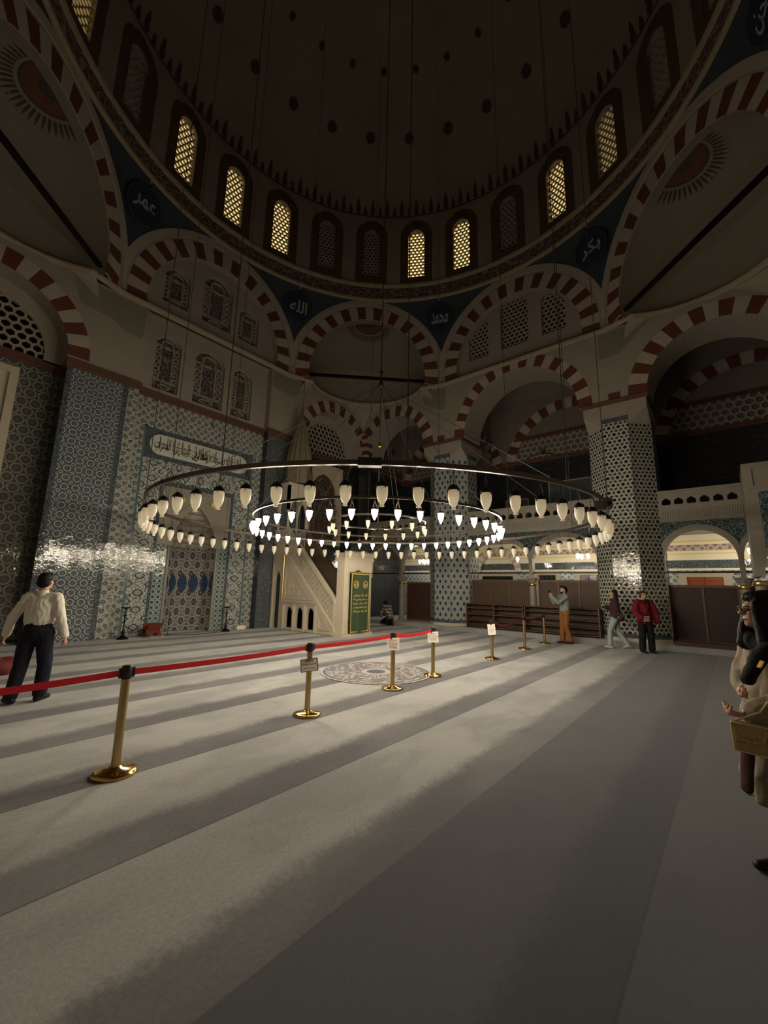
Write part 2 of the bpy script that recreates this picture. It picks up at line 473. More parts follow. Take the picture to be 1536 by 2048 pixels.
# saz-leaf floral field
def floral(name, sc, ground, line, petals, rough=0.06, dens=0.5):
    t = NT(name); p = t.uv()
    w = t.vm('ADD', p, t.scale(t.vm('SUBTRACT', t.noise(p, 7.0, 2.0)[1], (0.5, 0.5, 0.5)), 0.10))
    # rows of rosettes on a quarter metre repeat, small buds between, wavy stems
    a = t.sqcell(p, 0.25, 0.25); b = t.sqcell(p, 0.25, 0.25, (0.125, 0.125))
    def flower(v, R, k):
        x, y, _ = t.sep(v); an = t.math('ARCTAN2', y, x); L = t.vm('LENGTH', v)
        return t.math('DIVIDE', L, t.math('MULTIPLY_ADD', t.math('COSINE', t.math('MULTIPLY', an, float(k))), 0.16*R, R))
    fa = flower(a, 0.058, 8); fb = flower(b, 0.044, 6)
    fl = t.math('MINIMUM', fa, fb)
    st = t.math('ABSOLUTE', t.math('SUBTRACT', t.noise(w, sc*0.9, 1.0)[0], 0.5))
    bud = t.vor(w, sc*1.7, 'F1', 0.9)[0]
    g1 = t.mix(t.ramp(bud, [(0, (1, 1, 1)), (0.14, (1, 1, 1)), (0.20, (0, 0, 0))]), ground, petals)
    g1 = t.mix(t.ramp(st, [(0, (1, 1, 1)), (0.012, (1, 1, 1)), (0.024, (0, 0, 0))]), g1, line)
    c1 = t.ramp(fl, [(0, line), (0.22, petals), (0.42, ground), (0.60, petals), (0.82, line), (1.0, line)])
    col = t.mix(t.math('LESS_THAN', fl, 1.0), g1, c1)
    tile_fin(t, col, rough)
    return t
floral('tile_floral', 11.0, (0.42, 0.43, 0.38), (0.030, 0.042, 0.06), (0.07, 0.11, 0.16))
floral('tile_floral_blue', 9.0, (0.075, 0.092, 0.105), (0.20, 0.22, 0.21), (0.02, 0.03, 0.05))
floral('tile_spandrel', 9.0, (0.035, 0.075, 0.095), (0.26, 0.30, 0.29), (0.03, 0.05, 0.05))
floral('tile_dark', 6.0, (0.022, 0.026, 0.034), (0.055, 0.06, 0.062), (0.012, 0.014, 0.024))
floral('tile_aisle', 10.0, (0.45, 0.47, 0.45), (0.045, 0.09, 0.17), (0.05, 0.12, 0.22))
floral('panel_purple', 12.0, (0.50, 0.44, 0.36), (0.13, 0.06, 0.09), (0.16, 0.08, 0.10))
# oval leaves climbing in a chain
def leafchain(name, horizontal=False):
    t = NT(name); p = t.uv()
    if horizontal:
        x, y, _ = t.sep(p); p0 = t.comb(y, x)
    else: p0 = p
    a = t.sqcell(p0, 0.62, 0.50, (0.0, 0.0)); b = t.sqcell(p0, 0.62, 0.50, (0.31, 0.25))
    def oval(v):
        x, y, _ = t.sep(t.vm('ABSOLUTE', v))
        return t.math('ADD', t.math('POWER', t.math('DIVIDE', x, 0.15), 1.35), t.math('POWER', t.math('DIVIDE', y, 0.105), 1.35))
    m = t.math('MINIMUM', oval(a), oval(b))
    w = t.vm('ADD', p, t.scale(t.vm('SUBTRACT', t.noise(p, 6.0, 2.0)[1], (0.5, 0.5, 0.5)), 0.1))
    e = t.vor(w, 10.0, 'DISTANCE_TO_EDGE')[0]; f1 = t.vor(w, 8.0, 'F1', 0.6)[0]
    gnd = t.ramp(f1, [(0, (0.05, 0.06, 0.07)), (0.16, (0.04, 0.06, 0.09)), (0.21, WHT), (0.55, WHT)])
    gnd = t.mix(t.ramp(e, [(0, (1, 1, 1)), (0.035, (1, 1, 1)), (0.06, (0, 0, 0))]), gnd, (0.05, 0.075, 0.09))
    ov = t.ramp(m, [(0, (0.30, 0.32, 0.29)), (0.62, (0.36, 0.38, 0.34)), (0.68, (0.025, 0.035, 0.045)), (0.96, (0.025, 0.035, 0.045))])
    tile_fin(t, t.mix(t.math('LESS_THAN', m, 1.0), gnd, ov))
leafchain('tile_leaf'); leafchain('tile_leaf_h', True)
# mihrab niche: ogival medallion lattice with a blue band
t = NT('tile_niche'); p = t.uv()
g, d = diamond(t, p, 0.36, 0.62)
x, y, _ = t.sep(p)
e = t.vor(p, 22.0, 'DISTANCE_TO_EDGE')[0]; f1 = t.vor(p, 16.0, 'F1', 0.4)[0]
mo = t.vm('LENGTH', t.vm('MULTIPLY', g, (1.0/0.105, 1.0/0.16, 0)))
dots = t.vm('LENGTH', t.sqcell(p, 0.09, 0.103))
inner = t.ramp(t.math('MULTIPLY', dots, 20.0), [(0, (0.42, 0.41, 0.36)), (0.24, (0.36, 0.34, 0.30)), (0.34, (0.07, 0.085, 0.105)), (0.80, (0.075, 0.09, 0.11)), (0.9, (0.30, 0.29, 0.26))])
med = t.ramp(mo, [(0, (0.40, 0.38, 0.33)), (0.22, (0.20, 0.05, 0.04)), (0.45, (0.055, 0.07, 0.10)), (0.78, (0.06, 0.075, 0.10)), (0.82, (0.45, 0.43, 0.38)), (0.97, (0.45, 0.43, 0.38))])
inner = t.mix(t.math('LESS_THAN', mo, 1.0), inner, med)
blue = t.mix(t.ramp(e, [(0, (0.5, 0.5, 0.5)), (0.06, (0.2, 0.2, 0.2)), (0.1, (0, 0, 0))]), (0.02, 0.045, 0.10), (0.10, 0.15, 0.20))
band = t.math('LESS_THAN', t.math('ABSOLUTE', t.math('SUBTRACT', y, 1.55)), 0.31)
ox, oy, _o = t.sep(t.vm('ABSOLUTE', t.sqcell(t.vm('SUBTRACT', p, (0.10, 1.55, 0)), 0.36, 0.80)))
og = t.math('ADD', t.math('DIVIDE', ox, 0.165), t.math('POWER', t.math('DIVIDE', oy, 0.33), 1.9))
inb = t.math('MULTIPLY', t.math('LESS_THAN', t.math('ABSOLUTE', t.math('SUBTRACT', y, 1.55)), 0.36), t.math('LESS_THAN', og, 1.0))
col = t.mix(t.ramp(d, [(0, (0, 0, 0)), (0.84, (0, 0, 0)), (0.87, (1, 1, 1)), (0.92, (1, 1, 1)), (0.96, (0, 0, 0))]), inner, (0.33, 0.31, 0.27))
col = t.mix(inb, col, blue)
tile_fin(t, col)
# narrow border: dots between pale lines
t = NT('tile_border'); p = t.uv()
a = t.sqcell(p, 0.16, 0.16); L = t.vm('LENGTH', a)
tile_fin(t, t.ramp(t.math('MULTIPLY', L, 10.0), [(0, (0.05, 0.10, 0.12)), (0.45, (0.04, 0.07, 0.08)), (0.52, (0.46, 0.50, 0.46)), (0.66, (0.46, 0.50, 0.46)), (0.74, (0.16, 0.24, 0.25))]))
t = NT('tile_blueband'); p = t.uv()
f = t.vor(p, 14.0, 'DISTANCE_TO_EDGE')[0]
tile_fin(t, t.ramp(f, [(0, (0.17, 0.19, 0.20)), (0.10, (0.06, 0.08, 0.10)), (0.3, (0.04, 0.055, 0.075))]))
# painted drum band: arabesque on dark red
t = NT('drum_band'); p = t.uv()
w = t.vm('ADD', p, t.scale(t.vm('SUBTRACT', t.noise(p, 3.0, 2.0)[1], (0.5, 0.5, 0.5)), 0.2))
e = t.vor(w, 4.5, 'DISTANCE_TO_EDGE')[0]; f1 = t.vor(w, 5.5, 'F1', 0.5)[0]
col = t.mix(t.ramp(e, [(0, (1, 1, 1)), (0.04, (1, 1, 1)), (0.08, (0, 0, 0))]), (0.10, 0.055, 0.045), (0.25, 0.21, 0.17))
col = t.mix(t.ramp(f1, [(0, (1, 1, 1)), (0.12, (1, 1, 1)), (0.18, (0, 0, 0))]), col, (0.05, 0.07, 0.07))
t.fin(None, 0.9); t.inp(t.b.inputs['Base Color'], col)
t = NT('drum_surround'); p = t.uv()
e = t.vor(p, 11.0, 'DISTANCE_TO_EDGE')[0]; f = t.noise(p, 2.0)[0]
col = t.mix(f, (0.07, 0.028, 0.022), (0.10, 0.065, 0.025))
col = t.mix(t.ramp(e, [(0, (0.6, 0.6, 0.6)), (0.08, (0, 0, 0))]), col, (0.16, 0.11, 0.07))
t.fin(None, 0.9); t.inp(t.b.inputs['Base Color'], col)
plain('dome_plaster', (0.29, 0.25, 0.20), 0.9, nz=0.25, sc=0.6, spec=0.2)

# ---- carpet ---------------------------------------------------------------
def carpet(name, rows):
    t = NT(name); P = t.obj(); x, y, z = t.sep(P)
    nz = t.noise(P, 3.5, 4.0, 0.6)
    fine = t.noise(P, 60.0, 2.0, 0.7)[0]
    blot = t.noise(t.vm('MULTIPLY', P, (0.5, 1.0, 1.0)), 0.9, 3.0, 0.55)[0]
    wob = t.math('ADD', t.math('MULTIPLY', t.math('SUBTRACT', nz[0], 0.5), 0.22), t.math('MULTIPLY', t.math('SUBTRACT', t.noise(P, 22.0, 3.0, 0.7)[0], 0.5), 0.16))
    PER = 1.168
    ph = t.math('DIVIDE', t.math('ADD', y, 1.62), PER)
    fr = t.math('FRACT', ph)                       # 0 at a seam, border strip on 0..0.37
    fw_ = t.math('ADD', fr, t.math('DIVIDE', wob, PER))
    band = t.math('SUBTRACT', 1.0, sm(t, fw_, 0.26, 0.42))
    light = t.mix(blot, (0.46, 0.475, 0.49), (0.84, 0.85, 0.825))
    Pw = t.vm('ADD', P, t.scale(t.vm('SUBTRACT', t.noise(P, 9.0, 3.0)[1], (0.5, 0.5, 0.5)), 0.12))
    e = t.vor(Pw, 15.0, 'DISTANCE_TO_EDGE')[0]; f1 = t.vor(Pw, 9.0, 'F1', 0.7)[0]
    dk = t.mix(t.ramp(e, [(0, (1, 1, 1)), (0.06, (0.7, 0.7, 0.7)), (0.11, (0, 0, 0))]), (0.185, 0.185, 0.205), (0.15, 0.152, 0.175))
    dk = t.mix(t.ramp(f1, [(0, (0.8, 0.8, 0.8)), (0.10, (0.6, 0.6, 0.6)), (0.16, (0, 0, 0))]), dk, (0.24, 0.225, 0.23))
    gap = t.mix(sm(t, blot, 0.35, 0.62), dk, light)
    dk = t.mix(0.22, dk, gap)
    col = t.mix(band, light, dk) if rows else t.mix(0.55, light, dk)
    if rows:
        seam = t.math('LESS_THAN', fr, 0.012)
        col = t.mix(t.math('MULTIPLY', seam, 0.6), col, (0.06, 0.06, 0.07))
    col = t.mix(t.math('MULTIPLY', t.math('ADD', fine, t.math('MULTIPLY', t.noise(P, 190.0, 2.0, 0.8)[0], 0.8)), 0.26), col, (0.12, 0.12, 0.13))
    grit = sm(t, t.noise(P, 42.0, 7.0, 0.85)[0], 0.36, 0.64)
    col = t.mix(t.math('MULTIPLY', grit, 0.30), col, (0.09, 0.09, 0.10))
    if rows:                   # rows this side of the barrier greyed to paint in the chandelier's falloff
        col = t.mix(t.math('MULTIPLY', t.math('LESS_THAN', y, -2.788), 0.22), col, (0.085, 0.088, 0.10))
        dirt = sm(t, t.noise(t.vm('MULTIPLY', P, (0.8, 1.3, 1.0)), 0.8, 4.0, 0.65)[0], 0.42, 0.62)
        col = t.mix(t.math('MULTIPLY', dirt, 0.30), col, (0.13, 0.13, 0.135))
    if rows:                   # the visitors' strip behind the barrier is tinted a darker grey
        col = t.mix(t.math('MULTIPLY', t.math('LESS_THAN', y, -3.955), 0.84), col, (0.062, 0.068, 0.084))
    t.fin(None, 0.95, spec=0.1); t.inp(t.b.inputs['Base Color'], col)
    t.b.inputs['Sheen Weight'].default_value = 0.15
    t.bump(t.math('ADD', t.math('MULTIPLY', fine, 0.5), t.math('MULTIPLY', t.noise(P, 260.0, 2.0, 0.8)[0], 0.6)), 0.35, 0.008)
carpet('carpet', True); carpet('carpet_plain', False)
# round medallion woven in the carpet
t = NT('carpet_medallion'); p = t.uv(); L = t.vm('LENGTH', p)
x, y, _ = t.sep(p)
ang = t.math('ARCTAN2', y, x)
pol = t.comb(t.math('MULTIPLY', ang, 3.8), t.math('MULTIPLY', L, 7.0))
e = t.vor(pol, 1.6, 'DISTANCE_TO_EDGE')[0]; c = t.vor(pol, 1.6, 'F1')
colr = t.ramp(t.sep(c[1])[0], [(0, (0.48, 0.46, 0.43)), (0.4, (0.26, 0.26, 0.30)), (0.62, (0.50, 0.48, 0.44)), (0.84, (0.38, 0.20, 0.18)), (0.9, (0.52, 0.50, 0.46))], 'CONSTANT')
body = t.mix(t.ramp(e, [(0, (1, 1, 1)), (0.06, (1, 1, 1)), (0.10, (0, 0, 0))]), colr, (0.17, 0.17, 0.20))
ringc = t.ramp(L, [(0, (0.12, 0.13, 0.17)), (0.17, (0.12, 0.13, 0.17)), (0.175, (0.5, 0.48, 0.44)), (0.27, (0.5, 0.48, 0.44)), (0.28, (0.15, 0.15, 0.19)), (0.30, (0.45, 0.43, 0.4))], 'CONSTANT')
col = t.mix(t.math('GREATER_THAN', L, 0.31), ringc, body)
col = t.mix(t.math('GREATER_THAN', L, 0.95), col, (0.16, 0.15, 0.19))
col = t.mix(t.math('GREATER_THAN', L, 0.985), col, (0.52, 0.50, 0.45))
t.fin(None, 0.95, spec=0.1); t.inp(t.b.inputs['Base Color'], t.mix(t.math('MULTIPLY', t.noise(p, 60, 2)[0], 0.35), col, (0.15, 0.15, 0.16)))

# ---- glass of lamps and windows ------------------------------------------
t = NT('lamp_lit'); t.fin((0.9, 0.85, 0.75), 0.4)
t.b.inputs['Emission Color'].default_value = (*LAMP_COL, 1); t.b.inputs['Emission Strength'].default_value = LAMP_E
t = NT('aisle_lit'); t.fin((0.9, 0.85, 0.75), 0.4)
t.b.inputs['Emission Color'].default_value = (1.0, 0.86, 0.64, 1); t.b.inputs['Emission Strength'].default_value = AISLE_E
t = NT('lamp_glass')
t.fin((0.93, 0.90, 0.82), 0.35)
tr = t.n('ShaderNodeBsdfTranslucent'); tr.inputs[0].default_value = (0.98, 0.94, 0.84, 1)
mx = t.n('ShaderNodeMixShader'); mx.inputs[0].default_value = 0.62
t.t.links.new(t.b.outputs[0], mx.inputs[1]); t.t.links.new(tr.outputs[0], mx.inputs[2]); t.t.links.new(mx.outputs[0], t.out.inputs[0])
def winglass(name, e):
    t = NT(name); t.fin((0.05, 0.04, 0.02), 0.3)
    p = t.uv(); f = t.noise(p, 3.0, 2.0)[0]
    t.inp(t.b.inputs['Emission Color'], t.mix(f, (1.0, 0.62, 0.20), (0.95, 0.76, 0.36)))
    t.b.inputs['Emission Strength'].default_value = e
winglass('window_lit', WIN_E)
winglass('window_dim', WIN_E*0.35)
plain('window_dark', (0.035, 0.032, 0.028), 0.25)
plain('glass_dusk', (0.13, 0.115, 0.105), 0.5)
plain('glass_night', (0.010, 0.012, 0.012), 0.15)
t = NT('stained_dark'); p = t.uv()
c = t.vor(p, 7.0, 'F1', 0.8); e = t.vor(p, 7.0, 'DISTANCE_TO_EDGE', 0.8)[0]
cc = t.mix(0.75, c[1], (0.03, 0.03, 0.045))
cc = t.mix(0.85, cc, (0.055, 0.045, 0.045))
t.fin(None, 0.3); t.inp(t.b.inputs['Base Color'], t.mix(t.ramp(e, [(0, (1, 1, 1)), (0.05, (1, 1, 1)), (0.09, (0, 0, 0))]), cc, (0.20, 0.19, 0.16)))

# ---- clothes and skin -------------------------------------------------------
def cloth(name, col, rough=0.85, nz=0.12, sc=25.0, bump=0.15):
    t = NT(name); P = t.obj()
    f = t.noise(P, sc, 4.0, 0.6)[0]
    t.fin(None, rough, spec=0.25); t.inp(t.b.inputs['Base Color'], t.mix(f, tuple(x*(1-nz) for x in col), tuple(min(1, x*(1+nz)) for x in col)))
    t.bump(f, bump, 0.01)
cloth('white_shirt', (0.74, 0.71, 0.62)); cloth('navy_trousers', (0.012, 0.012, 0.022)); cloth('shoe_black', (0.010, 0.009, 0.009), 0.5)
cloth('grey_jacket', (0.24, 0.27, 0.26)); cloth('orange_trousers', (0.26, 0.105, 0.030)); cloth('brown_shoe', (0.07, 0.03, 0.02), 0.5)
cloth('maroon_jacket', (0.055, 0.022, 0.022)); cloth('jeans', (0.33, 0.40, 0.42)); cloth('white_shoe', (0.55, 0.52, 0.47))
cloth('red_jacket', (0.15, 0.009, 0.020)); cloth('black_cloth', (0.010, 0.010, 0.012)); cloth('leather_bag', (0.022, 0.014, 0.012), 0.45)
cloth('trench', (0.29, 0.235, 0.165), 0.7, 0.25, 8.0, 0.2); cloth('brown_dark', (0.05, 0.03, 0.025)); cloth('striped_bag', (0.5, 0.48, 0.42))
cloth('tan_bag', (0.50, 0.37, 0.17), 0.5, 0.08, 40.0, 0.1); cloth('tan_trim', (0.62, 0.50, 0.28), 0.4)
plain('skin', (0.50, 0.27, 0.18), 0.5, nz=0.1, sc=20); plain('skin_dark', (0.34, 0.18, 0.11), 0.55, nz=0.1, sc=20)
plain('hair_black', (0.007, 0.006, 0.0055), 0.55, nz=0.5, sc=60, bump=0.3, spec=0.2); plain('hair_brown', (0.05, 0.025, 0.013), 0.45, nz=0.5, sc=60, bump=0.4)
t = NT('plaid'); P = t.obj(); x, y, z = t.sep(P)
fx = t.math('GREATER_THAN', t.math('FRACT', t.math('MULTIPLY', t.math('ADD', x, t.math('MULTIPLY', y, 0.7)), 9.0)), 0.5)
fz = t.math('GREATER_THAN', t.math('FRACT', t.math('MULTIPLY', z, 8.0)), 0.5)
t.fin(None, 0.9); t.inp(t.b.inputs['Base Color'], t.ramp(t.math('MULTIPLY', t.math('ADD', fx, fz), 0.5), [(0, (0.55, 0.50, 0.38)), (0.3, (0.20, 0.16, 0.11)), (0.8, (0.04, 0.03, 0.025))], 'CONSTANT'))
# ================================================================== SETTING
def struct(o, label, cat, **kw):
    return tag(o, label, cat, kind='structure', **kw)
# ---- floor
mb = MB()
mb.face([(-13, -13, 0), (13, -13, 0), (13, 13, 0), (-13, 13, 0)])
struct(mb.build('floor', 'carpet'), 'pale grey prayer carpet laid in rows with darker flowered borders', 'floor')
mb = MB()
mb.box((7.62, -7.7, 0.0), (11.8, 7.7, 0.15))
struct(mb.build('raised_platform', 'carpet_plain'), 'low carpeted step running along the side gallery behind the shoe racks', 'platform')
mb = MB(); R_ = 1.03
mb.slab(FP((-0.32, -0.32, 0.0), (1, 0, 0), (0, 1, 0), (0, 0, -1)), [(R_*math.cos(2*PI*k/64), R_*math.sin(2*PI*k/64)) for k in range(64)], (), -0.012, 0.0)
tag(mb.build('round_carpet_medallion', 'carpet_medallion'), 'round flowered medallion in the carpet beneath the ring chandelier', 'carpet medallion')

# ---- dome
def dome_pt(a, t, k=0.0):      # a azimuth, t 0..1 from rim to crown
    r = 7.6-k; h = 5.6-k
    return Vector((r*math.cos(t*PI/2)*math.cos(a), r*math.cos(t*PI/2)*math.sin(a), 18.05+h*math.sin(t*PI/2)))
mb = MB()
mb.grid(lambda u, v: dome_pt(-2*PI*u, v*0.999), 96, 24, 0, uvfn=lambda u, v: (u*47, v*10))
ceil = struct(mb.build('ceiling', 'dome_plaster'), 'dark plaster dome above the drum windows', 'dome')
mb = MB()
for k in range(144):           # band of painted palmettes standing on the rim
    a0 = 2*PI*k/144; tall = k % 2 == 0
    s_ = 1.0 if tall else 0.62
    prof = [(-.05, 0), (.05, 0), (.045, .10), (.105, .20), (.07, .30), (.10, .40), (.045, .47), (.07, .58), (0, .86), (-.07, .58), (-.045, .47), (-.10, .40), (-.07, .30), (-.105, .20), (-.045, .10)]
    pts = [(p[0]*(1 if tall else .85), p[1]*s_) for p in prof]
    F = lambda u, z, d, a0=a0: dome_pt(a0-u/7.5, z/8.9, 0.02+d)
    mb.slab(F, pts, (), 0.02, 0.0)
for k in range(96):
    F = lambda u, z, d, a0=2*PI*k/96: dome_pt(a0-u/7.5, z/8.9, 0.02+d)
    mb.slab(F, rect(-.25, -0.02, .25, .03), (), 0.02, 0.0)
mb.build('palmette_frieze', 'darkpaint', ceil)
def ray_dome(px, py):
    d = (fw*FPX + r2*(px-768) + u2*(1024-py)).normalized(); o = Vector((CX, CY, CZ))
    t = 5.0
    for _ in range(4000):
        p = o+d*t
        if p.z > 18.05 and (p.x/7.6)**2+(p.y/7.6)**2+((p.z-18.05)/5.6)**2 >= 1: break
        t += 0.01
    a = math.atan2(p.y, p.x)
    return a, math.asin(min(1, (p.z-18.05)/5.6))/(PI/2)
lo = [ray_dome(*q)[1] for q in ((680, 270), (822, 280), (890, 260), (1025, 155), (612, 228))]
hi = [ray_dome(*q)[1] for q in ((705, 130), (812, 140), (652, 98))]
lo, hi = sum(lo)/len(lo), sum(hi)/len(hi)
ri = 0
for (lv, a0, n, rr) in ((lo, 62.1, 24, 0.22), (hi, 57.8, 24, 0.13), (min(0.93, hi+(hi-lo)*0.9), 64, 12, 0.12)):
    for k in range(n):
        a = math.radians(a0+360/n*k)
        mb = MB()
        n_ = 24
        pts = [((rr*(1 if j % 2 else .72))*math.cos(2*PI*j/n_), (rr*(1 if j % 2 else .72))*math.sin(2*PI*j/n_)) for j in range(n_)]
        F = lambda u, z, d, a=a, lv=lv: dome_pt(a-u/(7.6*math.cos(lv*PI/2)), lv+z/9.0, 0.02+d)
        mb.slab(F, pts, (), 0.02, 0.0)
        mb.build('painted_rosette', 'darkpaint', ceil)

# ---- drum wall with twenty-four windows
def fine_edge(u0, z, u1, n=6): return [(u0+(u1-u0)*k/n, z) for k in range(n+1)]
HWS = 7.6*math.radians(7.5)
mb = MB(); ms = MB()
for k in range(24):
    F = FC(15*k)
    outer = fine_edge(-HWS, 14.5, HWS) + fine_edge(HWS, 18.06, -HWS)
    win = archwin(0, 14.97, 16.95, .36, .42, 6)
    mb.slab(F, outer, [win], 7.6, 7.95, 0)
    so = [(-.70, 14.62), (.70, 14.62)] + parch(0, 17.05, .70, .80, 8)
    ms.slab(F, so, [win], 7.585, 7.6, 0)
drum = struct(mb.build('wall_drum', ['dome_plaster']), 'round drum wall beneath the dome pierced by a ring of arched windows', 'wall')
ms.build('painted_window_surrounds', ['drum_surround'], drum)
wall_n = 0
lit = {0: 0, 15: 'window_lit', 30: 'window_lit', 75: 'window_lit', 90: 'window_lit', 105: 'window_lit', 345: 'window_lit', 330: 'window_dim', 135: 'window_lit'}
where = {0: 'unlit drum window right of the two lit ones near the middle', 15: 'glowing drum window, right one of the pair at the middle', 30: 'glowing drum window, left one of the pair at the middle', 45: 'dark drum window right beside the pair of glowing ones', 60: 'dark drum window between the left three glowing ones and its dark neighbour', 75: 'glowing drum window, lowest of the three at the left', 90: 'glowing drum window, middle one of the three at the left', 105: 'glowing drum window, highest and largest of the three at the left', 120: 'dark drum window above the three glowing ones at the left', 135: 'drum window at the top left with only its sill aglow', 345: 'glowing drum window at the right, brightest on that side', 330: 'half lit drum window at the far right', 315: 'dark drum window at the upper right'}
idx = 0
for k in range(24):
    F = FC(15*k); deg = 15*k; idx += 1
    e = empty('window_%d' % idx)
    struct(e, where.get(deg, 'dark drum window on the side of the dome behind the viewer'), 'window')
    if deg not in where: e['group'] = 'drum windows behind the viewer'
    g = MB()
    hexgrille(g, F, insarch(0, 14.97, 16.95, .36, .42, .05), -.40, 14.98, .40, 17.45, .172, .37, 7.72, 7.78, 0)
    g.build('window_lattice', 'stucco', e)
    p = MB()
    p.slab(F, archwin(0, 14.9, 16.95, .42, .48, 6), (), 7.84, 7.86, 0)
    p.build('window_pane', lit.get(deg) or 'window_dark', e)
# window sill band with its mouldings
mb = MB()
def ringprof(prof, mat): mb.lathe(prof, n=96, mat=mat, smooth=False)
ringprof([(8.1, 13.80), (7.62, 13.80), (7.54, 13.84), (7.54, 13.92), (7.60, 13.95)], 1)
mb.lathe([(7.60, 13.95), (7.60, 14.46)], n=96, mat=0, smooth=True)
ringprof([(7.60, 14.46), (7.52, 14.50), (7.50, 14.58), (7.60, 14.63), (7.95, 14.63)], 1)
for f in mb.uv:
    for i, q in enumerate(f): pass
o = mb.build('trim_1', ['drum_band', 'moulding'])
for me in (o.data,):           # metre uvs round the ring
    ul = me.uv_layers[0]
    for lp in me.loops:
        co = me.vertices[lp.vertex_index].co
        ul.data[lp.index].uv = (math.atan2(co.y, co.x)*7.6, co.z)
struct(o, 'dark painted band with pale mouldings circling below the drum windows', 'cornice')

# ---- the eight great arches, pendentives, roundels
def tip_clip(p): return (max(-3.165, min(3.165, p[0])), p[1])
RO, RI, ZC = 3.34, 2.45, 10.50
aw = math.acos(3.165/RO)
armw = {90: 'great arch of red and white stones over the mihrab wall', 45: 'great arch of red and white stones in the far corner, dead centre', 0: 'great arch of red and white stones over the gallery side with three lattice windows', 135: 'great arch of red and white stones at the left edge', 315: 'great arch of red and white stones at the right edge', 180: 'great arch behind the viewer on the left side', 225: 'great arch over the corner where the viewer stands', 270: 'great arch behind the viewer on the entrance side'}
pw = {67.5: 'blue painted pendentive with a calligraphy roundel, left of the centre arch', 22.5: 'blue painted pendentive with a calligraphy roundel, right of the centre arch', 112.5: 'blue painted pendentive left of the mihrab wall arch', -22.5: 'blue painted pendentive right of the gallery side arch', -67.5: 'blue painted pendentive in the top right corner', 157.5: 'blue painted pendentive behind the left edge', 202.5: 'blue painted pendentive behind the viewer on the left', 247.5: 'blue painted pendentive behind the viewer on the right'}
for deg in (0, 45, 90, 135, 180, 225, 270, 315):
    F = FO(deg)
    thick = 8.25 if deg % 90 == 0 else 7.71
    e = empty('great_arch'); struct(e, armw[deg], 'arch')
    mb = MB()
    outer = [(-3.17, 10.12), (-RI, 10.12)] + arc(0, ZC, RI, 28)[::-1] + [(RI, 10.12), (3.17, 10.12)] + arc(0, ZC, RO, 24, aw, PI-aw)
    mb.slab(F, outer, (), 7.66, thick, 0)
    mb.build('archivolt', 'plaster', e)
    mb = MB(); n = 27
    a_lo = -0.14
    mb.voussoirs(F, 0, ZC, RI, 3.02, n, 7.652, 7.68, 0, 1, a_lo, PI-a_lo, None)
    mb.build('voussoirs', ['redstone', 'whitestone'], e)
    mb = MB()
    band = [tip_clip(p) for p in arc(0, ZC, 3.10, 26, aw*0.72, PI-aw*0.72)]
    o1 = arc(0, ZC, RO, 24, aw, PI-aw); i1 = arc(0, ZC, 3.10, 24, 0.02, PI-0.02)
    i1 = [p for p in i1]
    mb.slab(F, [(3.165, ZC+.05)] + o1 + [(-3.165, ZC+.05)] + i1[::-1], (), 7.61, 7.66, 0)
    mb.build('outer_moulding', 'whitestone', e)
for k in range(8):             # pendentives: from the octagon's angle up to the round band
    vd = 22.5+45*k; v = vd if vd < 180 else vd
    key = vd if vd in pw else vd-360
    e = empty('pendentive'); struct(e, pw[key], 'pendentive')
    mb = MB()
    for sgn in (1, -1):
        fd = vd - sgn*22.5      # face on either side of the angle
        F = FO(fd)
        us = (lambda q: -q) if sgn == 1 else (lambda q: q)
        def fn(a, b, F=F, us=us):
            q = 3.165*a          # 0 = arch crown, 3.165 = octagon angle
            zb = ZC+math.sqrt(max(0, RO*RO-q*q))-0.01
            r_t = math.sqrt(7.62**2) ; th = math.atan2(q, 7.62)
            top_d, top_q = 7.60*math.cos(th*0.98), 7.60*math.sin(th*0.98)
            s_ = b
            z = zb+(13.86-zb)*b
            dd = 7.63+(top_d-7.63)*(s_**1.6); qq = q+(top_q-q)*(s_**1.6)
            return F(us(qq), z, dd)
        mb.grid(fn, 20, 14, 0, smooth=True, uvfn=lambda a, b: (a*3, b*3), flip=(sgn == -1))
    mb.build('painted_surface', 'ottoblue', e)
CALW = {67.5: "\uFEEA\uFEE0\uFEDF\uFE8D", 22.5: "\uFEAA\uFEE4\uFEA4\uFEE3", 112.5: "\uFEAE\uFEE4\uFECB", -22.5: "\uFEAE\uFEDC\uFE91", -67.5: "\uFEE6\uFEA4\uFEB3"}
def text_mesh(body, size, name='lettering', space=1.0, bold=0.018):
    c = bpy.data.curves.new('txt', 'FONT'); c.body = body; c.size = size; c.resolution_u = 2
    c.align_x = 'CENTER'; c.align_y = 'CENTER'; c.space_character = space; c.offset = size*bold
    o = bpy.data.objects.new('txt', c); C.objects.link(o)
    dg = bpy.context.evaluated_depsgraph_get(); dg.update()
    me = bpy.data.meshes.new_from_object(o.evaluated_get(dg))
    bpy.data.objects.remove(o); bpy.data.curves.remove(c)
    me.name = name
    return me
